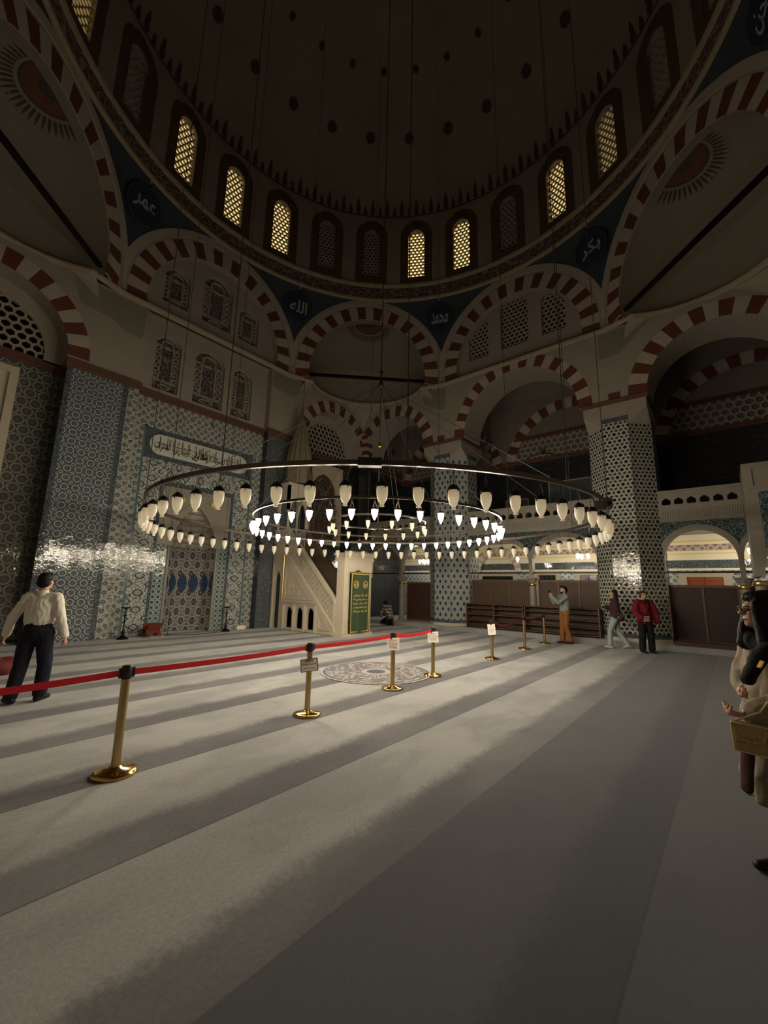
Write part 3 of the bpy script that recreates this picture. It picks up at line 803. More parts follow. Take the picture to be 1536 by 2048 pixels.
def put_text(body, size, F, u, z, d, mat, parent, sx=1.0, fit=None, fith=None, name='lettering', thick=0.003):
    """letters laid on the surface F as thin raised shapes"""
    me = text_mesh(body, size)
    vs = [v.co.copy() for v in me.vertices]
    if not vs: return None
    x0, x1 = min(v.x for v in vs), max(v.x for v in vs); y0, y1 = min(v.y for v in vs), max(v.y for v in vs)
    kx = (fit/(x1-x0)) if fit else sx
    ky = (fith/(y1-y0)) if fith else (kx if fit and not fith else 1.0)
    cx_, cy_ = (x0+x1)/2, (y0+y1)/2
    for v in me.vertices:
        a, b = (v.co.x-cx_)*kx+u, (v.co.y-cy_)*ky+z
        v.co = F(a, b, d)
    me.materials.clear(); me.materials.append(M_[mat])
    me.name = name
    o = bpy.data.objects.new(name, me); C.objects.link(o)
    if parent: o.parent = parent
    return o
rl = {67.5: 'round blue calligraphy disc left of the centre arch', 22.5: 'round blue calligraphy disc right of the centre arch', 112.5: 'round blue calligraphy disc at the upper left', -22.5: 'round blue calligraphy disc at the upper right', -67.5: 'round blue calligraphy disc in the top right corner'}
for vd, lab in rl.items():
    th = math.radians(vd); dist = 7.80
    O = Vector((dist*math.cos(th), dist*math.sin(th), 12.98))
    nin = Vector((-math.cos(th), -math.sin(th), -0.22)).normalized()
    U = Vector((math.sin(th), -math.cos(th), 0)); V = -nin.cross(U).normalized()
    V = V if V.z > 0 else -V
    F = FP(O, U, V, -nin)
    e = empty('calligraphy_roundel', label=lab, cat='calligraphy roundel')
    mb = MB(); c_ = [(0.56*math.cos(2*PI*j/40), 0.56*math.sin(2*PI*j/40)) for j in range(40)]
    mb.slab(F, c_, (), 0.0, 0.05); mb.build('disc', 'ottonavy', e)
    mb = MB(); c2 = [(0.59*math.cos(2*PI*j/40), 0.59*math.sin(2*PI*j/40)) for j in range(40)]
    mb.slab(F, c2, [c_], -0.01, 0.05); mb.build('disc_rim', 'ottoblue', e)
    put_text(CALW[vd], 0.6, F, 0, 0.0, -0.008, 'paint_white', e, fit=0.72, fith=0.50)

# ---- semi-domes in the four corners
def semidome(deg, lab):
    F = FO(deg); R = 2.45; d0 = 7.70
    e = empty('semidome'); struct(e, lab, 'semi-dome')
    mb = MB()
    def sd(u, v, k=0.0):       # u across 0..1, v from spring line up
        a = PI*u; t = v*PI/2
        r = R-k
        return F(r*math.cos(t)*math.cos(a), ZC+r*math.sin(t), d0+r*0.98*math.cos(t)*math.sin(a))
    mb.grid(lambda u, v: sd(u, v*0.999), 36, 18, 0, uvfn=lambda u, v: (u*7, v*4), flip=True)
    mb.grid(lambda u, v: F(R*math.cos(PI*u), 10.05+(ZC-10.05)*v, d0+R*0.98*math.sin(PI*u)), 36, 1, 0, flip=True)
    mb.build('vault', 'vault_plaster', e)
    # squinch surface between the vault foot and the square corner
    mb = MB(); M0 = 7.66
    def gap(a):                # distance from the vault circle outwards to the corner walls
        px, py = R*math.cos(a), d0+R*0.98*math.sin(a)
        # walls are the two lines d*cos45 +- u*sin45 = 7.7
        dx, dy = math.cos(a), math.sin(a)
        best = 9
        for sg in (1, -1):
            den = (dy+sg*dx)*0.70711
            num = 7.70-(py+sg*px)*0.70711
            if den > 1e-4: best = min(best, max(0, num)/den)
        return best
    def sq(u, v):
        a = 0.12+(PI-0.24)*u; g = min(gap(a), 1.4)
        px, py = R*math.cos(a), d0+R*0.98*math.sin(a)
        q = g*v
        z = 10.10-1.25*g*(1-math.sqrt(max(0, 1-v*v)))-0.1*v*0
        return F(px+math.cos(a)*q, z, py+math.sin(a)*q)
    mb.grid(sq, 48, 10, 0, flip=True)
    mb.build('squinch', 'plaster', e)
    # sunburst painted at the crown
    def sp(x, y, k=0.012):     # x,y metres around the crown medallion centre
        t0 = PI/2-0.10
        v = Vector((x/R, 0, 0)); L = math.hypot(x, y)
        al = L/R; ph = math.atan2(y, x)
        # rotate from the axis pointing up and slightly inward
        ax = Vector((0, math.cos(t0), math.sin(t0)))
        e1 = Vector((1, 0, 0)); e2 = ax.cross(e1)
        dvec = ax*math.cos(al)+(e1*math.cos(ph)+e2*math.sin(ph))*math.sin(al)
        if dvec.y < 0.0: dvec.y = 0.0; dvec.normalize()
        return F(dvec.x*(R-k), ZC+dvec.z*(R-k), d0+dvec.y*(R-k))
    def tri_fan(mbx, r0, r1, a0, a1, mat, pt=False):
        if pt:
            am = (a0+a1)/2
            P = [sp(r0*math.cos(a0), r0*math.sin(a0)), sp((r0*.5+r1*.5)*math.cos(a0*.85+am*.15), (r0*.5+r1*.5)*math.sin(a0*.85+am*.15)), sp(r1*math.cos(am), r1*math.sin(am)), sp((r0*.5+r1*.5)*math.cos(a1*.85+am*.15), (r0*.5+r1*.5)*math.sin(a1*.85+am*.15)), sp(r0*math.cos(a1), r0*math.sin(a1))]
        else:
            P = [sp(r0*math.cos(a0), r0*math.sin(a0)), sp(r1*math.cos(a0), r1*math.sin(a0)), sp(r1*math.cos(a1), r1*math.sin(a1)), sp(r0*math.cos(a1), r0*math.sin(a1))]
        mbx.face(P, mat)
    mb = MB(); half = 1
    for k in range(32):
        a0 = half*PI*k/32; a1 = half*PI*(k+1)/32
        tri_fan(mb, 0.0, 0.25, a0, a1, 1); tri_fan(mb, 0.25, 0.56, a0, a1, 0); tri_fan(mb, .56, .62, a0, a1, 1)
    for k in range(22):
        a0 = half*PI*k/22; a1 = half*PI*(k+0.66)/22
        tri_fan(mb, 0.70, 1.06, a0, a1, 1, True)
    mb.build('sunburst_medallion', ['redpaint', 'darkpaint'], e)
semidome(45, 'plaster semi-dome in the far corner behind the centre arch')
semidome(135, 'plaster semi-dome at the left edge with a sunburst at its crown')
semidome(315, 'plaster semi-dome at the right edge with a sunburst at its crown')
semidome(225, 'plaster semi-dome over the corner where the viewer stands')
# tie bars across the three visible corner arches
for deg, lab in ((45, 'dark tie bar spanning the centre arch'), (135, 'dark tie bar slanting across the upper left vault'), (315, 'dark tie bar slanting across the upper right vault')):
    mb = MB(); F = FO(deg)
    mb.bar(F(-2.46, 10.32, 7.85), F(2.46, 10.32, 7.85), .11, .11)
    tag(mb.build('tie_bar', 'blackmetal'), lab, 'tie bar')
# crowning cornice that runs round the corners under the semi-domes
mb = MB()
path = []
for deg in (0, 45, 90, 135, 180, 225, 270, 315):
    F = FO(deg)
    if deg % 90 == 45:
        path += [F(2.37*math.cos(PI-PI*k/20)*1.0, 0, 7.68+2.30*math.sin(PI*k/20)) for k in range(1, 20)][::-1]
    else:
        path += [F(u, 0, 7.62) for u in (3.1, -3.1)]
n = len(path)
prof = [(0.0, 9.98), (0.03, 10.02), (0.10, 10.06), (0.10, 10.12), (0.0, 10.16)]
for k in range(n):
    a, b = path[k], path[(k+1) % n]
    for j in range(len(prof)-1):
        (o0, z0), (o1, z1) = prof[j], prof[j+1]
        def off(p, o_, z): 
            q = Vector((p.x, p.y, 0)); L = q.length
            return Vector((p.x*(1-o_/L), p.y*(1-o_/L), z))
        mb.face([off(b, o0, z0), off(a, o0, z0), off(a, o1, z1), off(b, o1, z1)])
struct(mb.build('trim_2', 'moulding'), 'thin carved cornice line curving below the semi-domes and great arches', 'cornice')

# ---- qibla wall ------------------------------------------------------------
FQ = FO(90); FE = FO(0)
def striped_arch(mb, F, uc, zc, Ri, Ro, n, d, clipu=None, a0=0.0, a1=PI):
    cl = (lambda p: (max(-clipu, min(clipu, p[0])), p[1])) if clipu else None
    mb.voussoirs(F, uc, zc, Ri, Ro, n, d, d+.02, 0, 1, a0, a1, cl)
wq = empty('wall_qibla'); struct(wq, 'mihrab wall, plaster above and patterned tiles below', 'wall')
mb = MB()
UCc, RIc, ROc, ZCc = 5.88, 1.74, 2.24, 7.62
for sg in (-1, 1):
    uc = sg*UCc
    # plaster of pier and corner arch
    if sg > 0: outer = [(2.3, 7.5), (uc-RIc, 7.5)] + arc(uc, ZCc, RIc, 24)[::-1] + [(uc+RIc, 7.5), (7.72, 7.5), (7.72, 10.08), (2.3, 10.08)]
    else: outer = [(-7.72, 7.5), (uc-RIc, 7.5)] + arc(uc, ZCc, RIc, 24)[::-1] + [(uc+RIc, 7.5), (-2.3, 7.5), (-2.3, 10.08), (-7.72, 10.08)]
    mb.slab(FQ, outer, (), 7.7, 8.45, 0)
    mb.slab(FQ, rect(uc-1.9, 9.2, uc+1.9, 10.08), (), 8.4, 8.5, 0)
holes = []
for (uc, hw, zt) in ((-1.49, .42, 11.70), (-.05, .55, 12.15), (1.24, .42, 11.70)):
    holes.append(archwin(uc, 10.72, zt, hw, hw*1.0, 8))
mb.slab(FQ, [(-3.0, 10.1), (3.0, 10.1), (3.0, 13.6), (-3.0, 13.6)], holes, 7.92, 8.25, 0)
holes2 = []
for (uc, hw, zt) in ((-1.49, .40, 9.22), (-.05, .54, 9.20), (1.24, .40, 9.22)):
    holes2.append(archwin(uc, 7.68, zt, hw, hw*1.0, 8))
mb.slab(FQ, rect(-2.3, 7.5, 2.3, 10.1), holes2, 8.0, 8.3, 0)
mb.box((-2.3, 7.92, 10.0), (2.3, 8.05, 10.14), 1)
mb.build('plaster_face', ['plaster', 'moulding'], wq)
mb = MB()
for pl in ([(-4.05, 9.25), (-3.2, 9.15), (-2.9, 8.95), (-2.4, 8.95), (-2.35, 9.97), (-4.3, 9.97)], [(2.35, 9.3), (3.3, 9.25), (3.7, 9.5), (4.1, 9.97), (2.35, 9.97)]): mb.slab(FQ, pl, (), 7.696, 7.70, 0)
mb.build('grey_plaster_patch', 'plaster_patch', wq)
mb = MB()
for sg in (-1, 1):
    striped_arch(mb, FQ, sg*UCc, ZCc, RIc, ROc, 19, 7.69, 7.72)
mb.build('voussoirs', ['redstone', 'whitestone'], wq)
mb = MB()                      # cornice over the tiles
for (u0, u1, d) in ((-4.14, -2.26, 7.66), (2.26, 4.14, 7.66), (-2.3, 2.3, 7.96)):
    mb.box((u0, d, 7.30), (u1, d+.1, 7.40)); mb.box((u0, d-.04, 7.40), (u1, d+.1, 7.52))
for u0, u1 in ((-7.7, -4.1), (4.1, 7.7)):
    mb.box((u0, 8.40, 7.26), (u1, 8.50, 7.36)); mb.box((u0, 8.34, 7.36), (u1, 8.50, 7.50))
mb.build('dark_cornice', 'cornice', wq)
mb = MB()                      # tiled pier bodies and flanks
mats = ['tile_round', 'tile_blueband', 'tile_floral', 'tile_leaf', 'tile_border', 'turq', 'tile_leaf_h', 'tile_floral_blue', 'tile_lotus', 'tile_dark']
def strip(u0, z0, u1, z1, d, m, th=0.02): mb.slab(FQ, rect(u0, z0, u1, z1), (), d, d+th, m, back=False)
strip(-4.1, 0, -3.98, 7.32, 7.7, 1); strip(-3.98, 0, -2.72, 7.32, 7.7, 0); strip(-2.72, 0, -2.58, 7.32, 7.7, 1); strip(-2.58, 0, -2.3, 7.32, 7.7, 2)
strip(2.3, 0, 4.1, 7.32, 7.7, 7)
for (u, dir_) in ((-4.1, -1), (4.1, 1), (-2.3, 1), (2.3, -1)):
    d1 = 8.45 if abs(u) > 3 else 8.02
    fu = (lambda uu, d0=0: None)
    P = [FQ(u, 0, 7.7), FQ(u, 0, d1), FQ(u, 7.32, d1), FQ(u, 7.32, 7.7)]
    if dir_ > 0: pass
    else: P = P[::-1]
    mb.face(P if dir_ > 0 else P, 9, [(0, 0), (.75, 0), (.75, 7.3), (0, 7.3)] if dir_ > 0 else [(0, 7.3), (.75, 7.3), (.75, 0), (0, 0)])
for s1 in (-1, 1):             # corner bays
    a, b = sorted((s1*4.1, s1*7.7))
    mb.slab(FQ, rect(a, 0, b, 7.30), [rect(*((4.95, 3.4, 7.05, 7.05) if s1 > 0 else (-7.05, 3.4, -4.95, 7.05)))], 8.45, 8.6, 8 if s1 < 0 else 9, back=False)
# recessed middle: strips to either side of the mihrab
for s1 in (-1, 1):
    def ss(a, b, z0, z1, m):
        lo_, hi_ = sorted((s1*a, s1*b)); strip(lo_, z0, hi_, z1, 8.0, m)
    ss(2.3, 1.93, 0, 7.32, 2); ss(1.93, 1.86, 0, 6.4, 5); ss(1.86, 1.28, 0, 5.38, 3); ss(1.28, 1.18, 0, 4.75, 1)
    if True: ss(1.18, 1.0, 0, 2.72, 4)
strip(-1.93, 6.36, 1.93, 7.32, 8.0, 2)
strip(-1.86, 5.38, 1.86, 6.36, 8.0, 1)
strip(-1.28, 4.75, 1.28, 5.38, 8.0, 6)
strip(-1.18, 4.60, 1.18, 4.75, 8.0, 1)
mb.build('tile_cladding', mats, wq)
# windows: recessed panes with stucco tracery
def tracery_window(uc, zb, zt, hw, name, label, idx, F=FQ, dpl=8.0):
    e = empty(name); struct(e, label, 'window')
    p = MB(); p.slab(F, archwin(uc, zb-.05, zt, hw+.03, hw+.03, 8), (), dpl+.20, dpl+.22); p.build('window_pane', 'stained_dark', e)
    f = MB()
    def band(o_, i_): f.slab(F, archwin(uc, zb+o_, zt, hw-o_, hw-o_, 8), [archwin(uc, zb+i_, zt, hw-i_, hw-i_, 8)], dpl+.12, dpl+.2)
    band(0, .03)
    z0, z1 = zb+.10+.28*(zt-zb)*.6, zt+.05
    f.slab(F, rect(uc-hw*.52, z0, uc+hw*.52, z1), [rect(uc-hw*.44, z0+.04, uc+hw*.44, z1-.04)], dpl+.12, dpl+.2)
    for zz in (z0, z1): f.slab(F, rect(uc-hw, zz-.015, uc+hw, zz+.015), (), dpl+.12, dpl+.2)
    f.slab(F, [(uc+.24*hw*2*math.cos(t_/20*2*PI), zb+(z0-zb)*.5+.09*math.sin(t_/20*2*PI)) for t_ in range(20)], [[(uc+.19*hw*2*math.cos(t_/20*2*PI), zb+(z0-zb)*.5+.065*math.sin(t_/20*2*PI)) for t_ in range(20)]], dpl+.12, dpl+.2)
    rr = hw*.5
    f.slab(F, [(uc+rr*math.cos(t_/20*2*PI), zt+hw*.32+rr*.75*math.sin(t_/20*2*PI)) for t_ in range(20)], [[(uc+rr*.82*math.cos(t_/20*2*PI), zt+hw*.32+rr*.6*math.sin(t_/20*2*PI)) for t_ in range(20)]], dpl+.12, dpl+.2)
    for k in range(5):
        z_ = z0+(z1-z0)*(k+.5)/5
        for s1 in (-1, 1):
            cu = uc+s1*hw*.74
            f.slab(F, [(cu+hw*.2*math.cos(t_/10*2*PI), z_+.10*math.sin(t_/10*2*PI)) for t_ in range(10)], [[(cu+hw*.13*math.cos(t_/10*2*PI), z_+.07*math.sin(t_/10*2*PI)) for t_ in range(10)]], dpl+.12, dpl+.2)
    f.build('window_tracery', 'stucco', e)
tracery_window(-1.49, 10.72, 11.70, .42, 'window_25', 'left of the three upper windows with stucco tracery above the mihrab', 0, dpl=7.92)
tracery_window(-.05, 10.72, 12.15, .55, 'window_26', 'tall middle one of the three upper windows above the mihrab', 0, dpl=7.92)
tracery_window(1.24, 10.72, 11.70, .42, 'window_27', 'right of the three upper windows with stucco tracery above the mihrab', 0, dpl=7.92)
tracery_window(-1.49, 7.68, 9.22, .40, 'window_28', 'left of the three lower windows just above the mihrab tiles', 0)
tracery_window(-.05, 7.68, 9.20, .54, 'window_29', 'wide middle one of the three lower windows just above the mihrab tiles', 0)
tracery_window(1.24, 7.68, 9.22, .40, 'window_30', 'right of the three lower windows just above the mihrab tiles', 0)
# lattice lunettes in the corner bays
for s1, nm, lb in ((-1, 'window_31', 'arched lattice window with dark honeycomb holes at the left edge'), (1, 'window_32', 'arched lattice window with honeycomb holes behind the pulpit spire')):
    e = empty(nm); struct(e, lb, 'window')
    uc = s1*UCc
    f = MB(); inn = insarch(uc, 7.50, 7.66, 1.40, 1.45)
    hexgrille(f, FQ, inn, uc-1.5, 7.56, uc+1.5, 9.2, .235, .39, 8.36, 8.42, 0, 6)
    f.slab(FQ, [(uc-1.76, 7.45), (uc-1.36, 7.45)] + arc(uc, 7.62, 1.36, 20)[::-1] + [(uc+1.36, 7.45), (uc+1.76, 7.45)] + arc(uc, 7.62, 1.76, 20), (), 8.34, 8.46, 0)
    f.build('window_lattice', 'stucco', e)
    p = MB(); p.slab(FQ, rect(uc-1.8, 7.4, uc+1.8, 9.5), (), 8.50, 8.52); p.build('window_pane', 'glass_night', e)
# stone framed windows below them
for s1, nm, lb in ((-1, 'window_33', 'stone framed arched window cut off by the left edge'), (1, 'window_34', 'stone framed stained window behind the pulpit')):
    e = empty(nm); struct(e, lb, 'window'); uc = s1*6.0
    f = MB()
    f.slab(FQ, rect(uc-1.06, 3.38, uc+1.06, 7.08), [rect(uc-.88, 3.5, uc+.88, 6.9)], 8.38, 8.6, 0)
    f.slab(FQ, rect(uc-.88, 5.3, uc+.88, 6.9), [archwin(uc, 5.3, 5.75, .74, .9, 8)], 8.46, 8.56, 0)
    f.build('window_frame', 'marble', e)
    f = MB()
    for k in range(3): f.slab(FQ, [(uc+(.66-.18*k), 5.5)] + parch(uc, 5.75, .66-.18*k, .82-.2*k, 8) + [(uc-(.66-.18*k), 5.5), (uc-(.60-.18*k), 5.5)] + parch(uc, 5.75, .60-.18*k, .75-.2*k, 8)[::-1] + [(uc+(.60-.18*k), 5.5)], (), 8.5, 8.54, 0)
    for k in range(-2, 3): f.slab(FQ, rect(uc+k*.3-.015, 3.5, uc+k*.3+.015, 5.6), (), 8.5, 8.54)
    for k in range(7): f.slab(FQ, rect(uc-.88, 3.5+k*.3-.012, uc+.88, 3.5+k*.3+.012), (), 8.5, 8.54)
    f.build('window_tracery', 'redpaint', e)
    p = MB(); p.slab(FQ, rect(uc-.9, 3.45, uc+.9, 6.95), (), 8.57, 8.59); p.build('window_pane', 'stained_dark', e)

# ---- mihrab -----------------------------------------------------------------
e = empty('mihrab', (0, 8.0, 0), label='tiled prayer niche with a grey stone hood in the wall left of the pulpit', cat='mihrab')
LQ = FP((0, 0, 0), (1, 0, 0), (0, 0, 1), (0, 1, 0))
mb = MB()
nic = [(-.78, 0), (-.62, .42), (-.26, .66), (.26, .66), (.62, .42), (.78, 0)]
uu = 0
for k in range(5):
    a, b = nic[k], nic[k+1]; L = math.hypot(b[0]-a[0], b[1]-a[1])
    mb.face([(a[0], a[1], 0), (b[0], b[1], 0), (b[0], b[1], 2.72), (a[0], a[1], 2.72)], 0, [(uu, 0), (uu+L, 0), (uu+L, 2.72), (uu, 2.72)]); uu += L
mb.build('niche_tiles', 'tile_niche', e)
mb = MB()                      # stone surround with the muqarnas hood
hood = parch(0, 2.75, .70, 1.35, 10)
mb.slab(LQ, [(-1.18, 2.72), (-.78, 2.72)] + hood[::-1] + [(.78, 2.72), (1.18, 2.72), (1.18, 4.60), (-1.18, 4.60)], (), .02, .10, 0)
mb.slab(LQ, [(-1.0, 0), (-.78, 0), (-.78, 2.72), (-1.0, 2.72)], (), 0.0, .06, 1); mb.slab(LQ, [(.78, 0), (1.0, 0), (1.0, 2.72), (.78, 2.72)], (), 0.0, .06, 1)
mb.build('stone_surround', ['marble_grey', 'tile_border'], e)
mb = MB()
tiers = 7
for j in range(tiers):         # stepped stalactite tiers
    k0 = 1-j/tiers; k1 = 1-(j+1)/tiers
    z0 = 2.72+j*.19; z1 = z0+.19
    w0 = .78*(k0**.55); w1 = .78*(max(k1, .02)**.55); D0 = .66*(k0**.7); D1 = .66*(max(k1, .02)**.7)
    n = 10
    for i in range(n):
        a0 = PI*i/n; a1 = PI*(i+1)/n; am = (a0+a1)/2
        p = lambda a, w, D, z: (w*math.cos(a), D*math.sin(a)+.02, z)
        q0, q1 = p(a0, w0, D0, z0), p(a1, w0, D0, z0)
        r0, r1 = p(a0, w0, D0, z1-.03), p(a1, w0, D0, z1-.03)
        mm = p(am, w0*1.03, D0*1.05, z0+.06)
        mb.face([q1, q0, mm]); mb.face([q0, r0, mm]); mb.face([q1, mm, r1]); mb.face([mm, r0, r1])
        s0, s1_ = p(a0, w1, D1, z1), p(a1, w1, D1, z1)
        mb.face([r1, r0, s0, s1_])
mb.build('muqarnas_hood', 'marble_grey', e)
for s1 in (-.55, .55):
    mb = MB()
    mb.lathe([(0, -.0), (.10, 0), (.12, .012), (.10, .024), (0, .03)], n=18, M=Matrix.Translation((s1, .0, 4.25)) @ Matrix.Rotation(PI/2, 4, 'X'))
    for k in range(10):
        a = 2*PI*k/10
        mb.bar((s1+.10*math.cos(a), -.01, 4.25+.10*math.sin(a)), (s1+.15*math.cos(a), -.01, 4.25+.15*math.sin(a)), .03, .012)
    mb.build('gilt_rosette', 'goldpaint', e)
mb = MB(); mb.lathe([(.05, 0), (.05, 2.7)], c=(-.80, .0, 0), n=8); mb.build('colonnette', 'marble_grey', e)
mb = MB(); mb.lathe([(.05, 0), (.05, 2.7)], c=(.80, .0, 0), n=8); mb.build('colonnette', 'marble_grey', e)

# calligraphy frieze panel
e = empty('calligraphy_panel', (0, 7.99, 0), label='long pale tile panel with rounded ends and dark Arabic lettering above the prayer niche', parent=wq)
mb = MB()
cz, hh = 5.87, .33
outl = [(1.35+hh*math.cos(a), cz+hh*math.sin(a)) for a in [(-PI/2+PI*k/12) for k in range(13)]] + [(-1.40+hh*math.cos(a), cz+hh*math.sin(a)) for a in [(PI/2+PI*k/12) for k in range(13)]]
mb.slab(LQ, outl, (), -.012, .012); mb.build('cartouche', 'calpanel', e)
# shaping of Arabic text into joined letter forms (isolated, final, initial, medial)
AF = {'ا': ('\uFE8D', '\uFE8E', None, None), 'ل': ('\uFEDD', '\uFEDE', '\uFEDF', '\uFEE0'), 'ه': ('\uFEE9', '\uFEEA', '\uFEEB', '\uFEEC'), 'س': ('\uFEB1', '\uFEB2', '\uFEB3', '\uFEB4'), 'ب': ('\uFE8F', '\uFE90', '\uFE91', '\uFE92'), 'ح': ('\uFEA1', '\uFEA2', '\uFEA3', '\uFEA4'), 'ن': ('\uFEE5', '\uFEE6', '\uFEE7', '\uFEE8'), 'و': ('\uFEED', '\uFEEE', None, None), 'ت': ('\uFE95', '\uFE96', '\uFE97', '\uFE98'), 'ع': ('\uFEC9', '\uFECA', '\uFECB', '\uFECC'), 'ى': ('\uFEEF', '\uFEF0', None, None), 'ك': ('\uFED9', '\uFEDA', '\uFEDB', '\uFEDC'), 'م': ('\uFEE1', '\uFEE2', '\uFEE3', '\uFEE4'), 'د': ('\uFEA9', '\uFEAA', None, None), 'خ': ('\uFEA5', '\uFEA6', '\uFEA7', '\uFEA8'), 'ي': ('\uFEF1', '\uFEF2', '\uFEF3', '\uFEF4'), 'ز': ('\uFEAF', '\uFEB0', None, None), 'ر': ('\uFEAD', '\uFEAE', None, None), 'ق': ('\uFED5', '\uFED6', '\uFED7', '\uFED8'), 'ص': ('\uFEB9', '\uFEBA', '\uFEBB', '\uFEBC'), 'ف': ('\uFED1', '\uFED2', '\uFED3', '\uFED4')}
def shape_ar(s_):
    out = []
    for w in s_.split(' '):
        r = []
        for i, ch in enumerate(w):
            f = AF[ch]; prev = i > 0 and AF[w[i-1]][2] is not None; nxt = i < len(w)-1 and f[2] is not None
            r.append(f[3] if prev and nxt else f[1] if prev else f[2] if nxt else f[0])
        out.append(''.join(r))
    return ' '.join(out)[::-1]
put_text(shape_ar('قال الله سبحانه وتعالى'), .4, LQ, .55, cz-.04, -.018, 'ink_dark', e, fit=1.75, fith=.46)
put_text(shape_ar('كلما دخل عليها زكريا المحراب').replace('?', ''), .4, LQ, -.72, cz+.0, -.018, 'ink_dark', e, fit=1.75, fith=.50)
mb = MB()
for (u0, z0, u1, z1) in ((-1.55, cz+.04, 1.45, cz+.055), (-1.0, cz-.17, .3, cz-.155)): mb.slab(LQ, rect(u0, z0, u1, z1), (), -.018, -.012)
for k in range(13): mb.slab(LQ, rect(-1.45+k*.235, cz-.16, -1.43+k*.235, cz+.27), (), -.018, -.012)
mb.build('long_letter_strokes', 'ink_dark', e)
# ================================================================== GALLERY SIDE (right of the picture)
def side_wall(F, name, label, rear=False):
    w = empty(name); struct(w, label, 'wall')
    mb = MB(); D1 = 9.1
    RI_, RO_ = 2.16, 2.60; zc = 7.62
    o = [(-7.72, 7.62), (-UCc-RIc, 7.62)] + arc(-UCc, ZCc, RIc, 24)[::-1] + [(-UCc+RIc, 7.62), (-RI_, 7.62)] + arc(0, zc, RI_, 28)[::-1] + [(RI_, 7.62), (UCc-RIc, 7.62)] + arc(UCc, ZCc, RIc, 24)[::-1] + [(UCc+RIc, 7.62), (7.72, 7.62), (7.72, 10.10), (-7.72, 10.10)]
    mb.slab(F, o, (), 7.7, D1, 0)
    holes = [archwin(uc, 10.88, zt, hw, hw, 8) for (uc, hw, zt) in ((-1.55, .44, 12.22), (-.02, .55, 12.60), (1.46, .42, 12.18))]
    mb.slab(F, [(-3.0, 10.1), (3.0, 10.1), (3.0, 13.6), (-3.0, 13.6)], holes, 7.9, 8.25, 0)
    mb.build('plaster_face', 'plaster', w)
    mb = MB()
    striped_arch(mb, F, 0, zc, RI_, RO_, 23, 7.69)
    for s1 in (-1, 1): striped_arch(mb, F, s1*UCc, ZCc, RIc, ROc, 19, 7.69, 7.72)
    for s1 in (-1, 1):
        mb.slab(F, rect(s1*3.25-.17, 7.62, s1*3.25+.17, 7.86), (), 7.69, 7.71, 0)
    mb.build('voussoirs', ['redstone', 'whitestone'], w)
    mb = MB()
    for pl in ([(-4.15, 9.5), (-3.6, 9.2), (-3.05, 8.95), (-3.0, 10.0), (-4.15, 10.0)], [(2.9, 9.1), (3.5, 9.15), (4.1, 9.75), (4.4, 10.0), (2.9, 10.0)]): mb.slab(F, pl, (), 7.696, 7.70, 0)
    mb.build('grey_plaster_patch', 'plaster_patch', w)
    return w
we = side_wall(FE, 'wall_right', 'arcaded plaster wall on the gallery side with three honeycomb windows above')
for (uc, hw, zt, i_, lb) in ((-1.55, .44, 12.22, 35, 'left of the three honeycomb windows over the gallery arch'), (-.02, .55, 12.60, 36, 'tall middle one of the three honeycomb windows over the gallery arch'), (1.46, .42, 12.18, 37, 'right of the three honeycomb windows over the gallery arch')):
    e = empty('window_%d' % i_); struct(e, lb, 'window')
    f = MB(); hexgrille(f, FE, insarch(uc, 10.88, zt, hw, hw, .06), uc-hw-.05, 10.95, uc+hw+.05, zt+hw, .185, .37, 8.02, 8.08); f.build('window_lattice', 'stucco', e)
    f = MB(); f.slab(FE, rect(uc-hw-.1, 10.8, uc+hw+.1, zt+hw+.1), (), 8.2, 8.22); f.build('window_pane', 'glass_night', e)
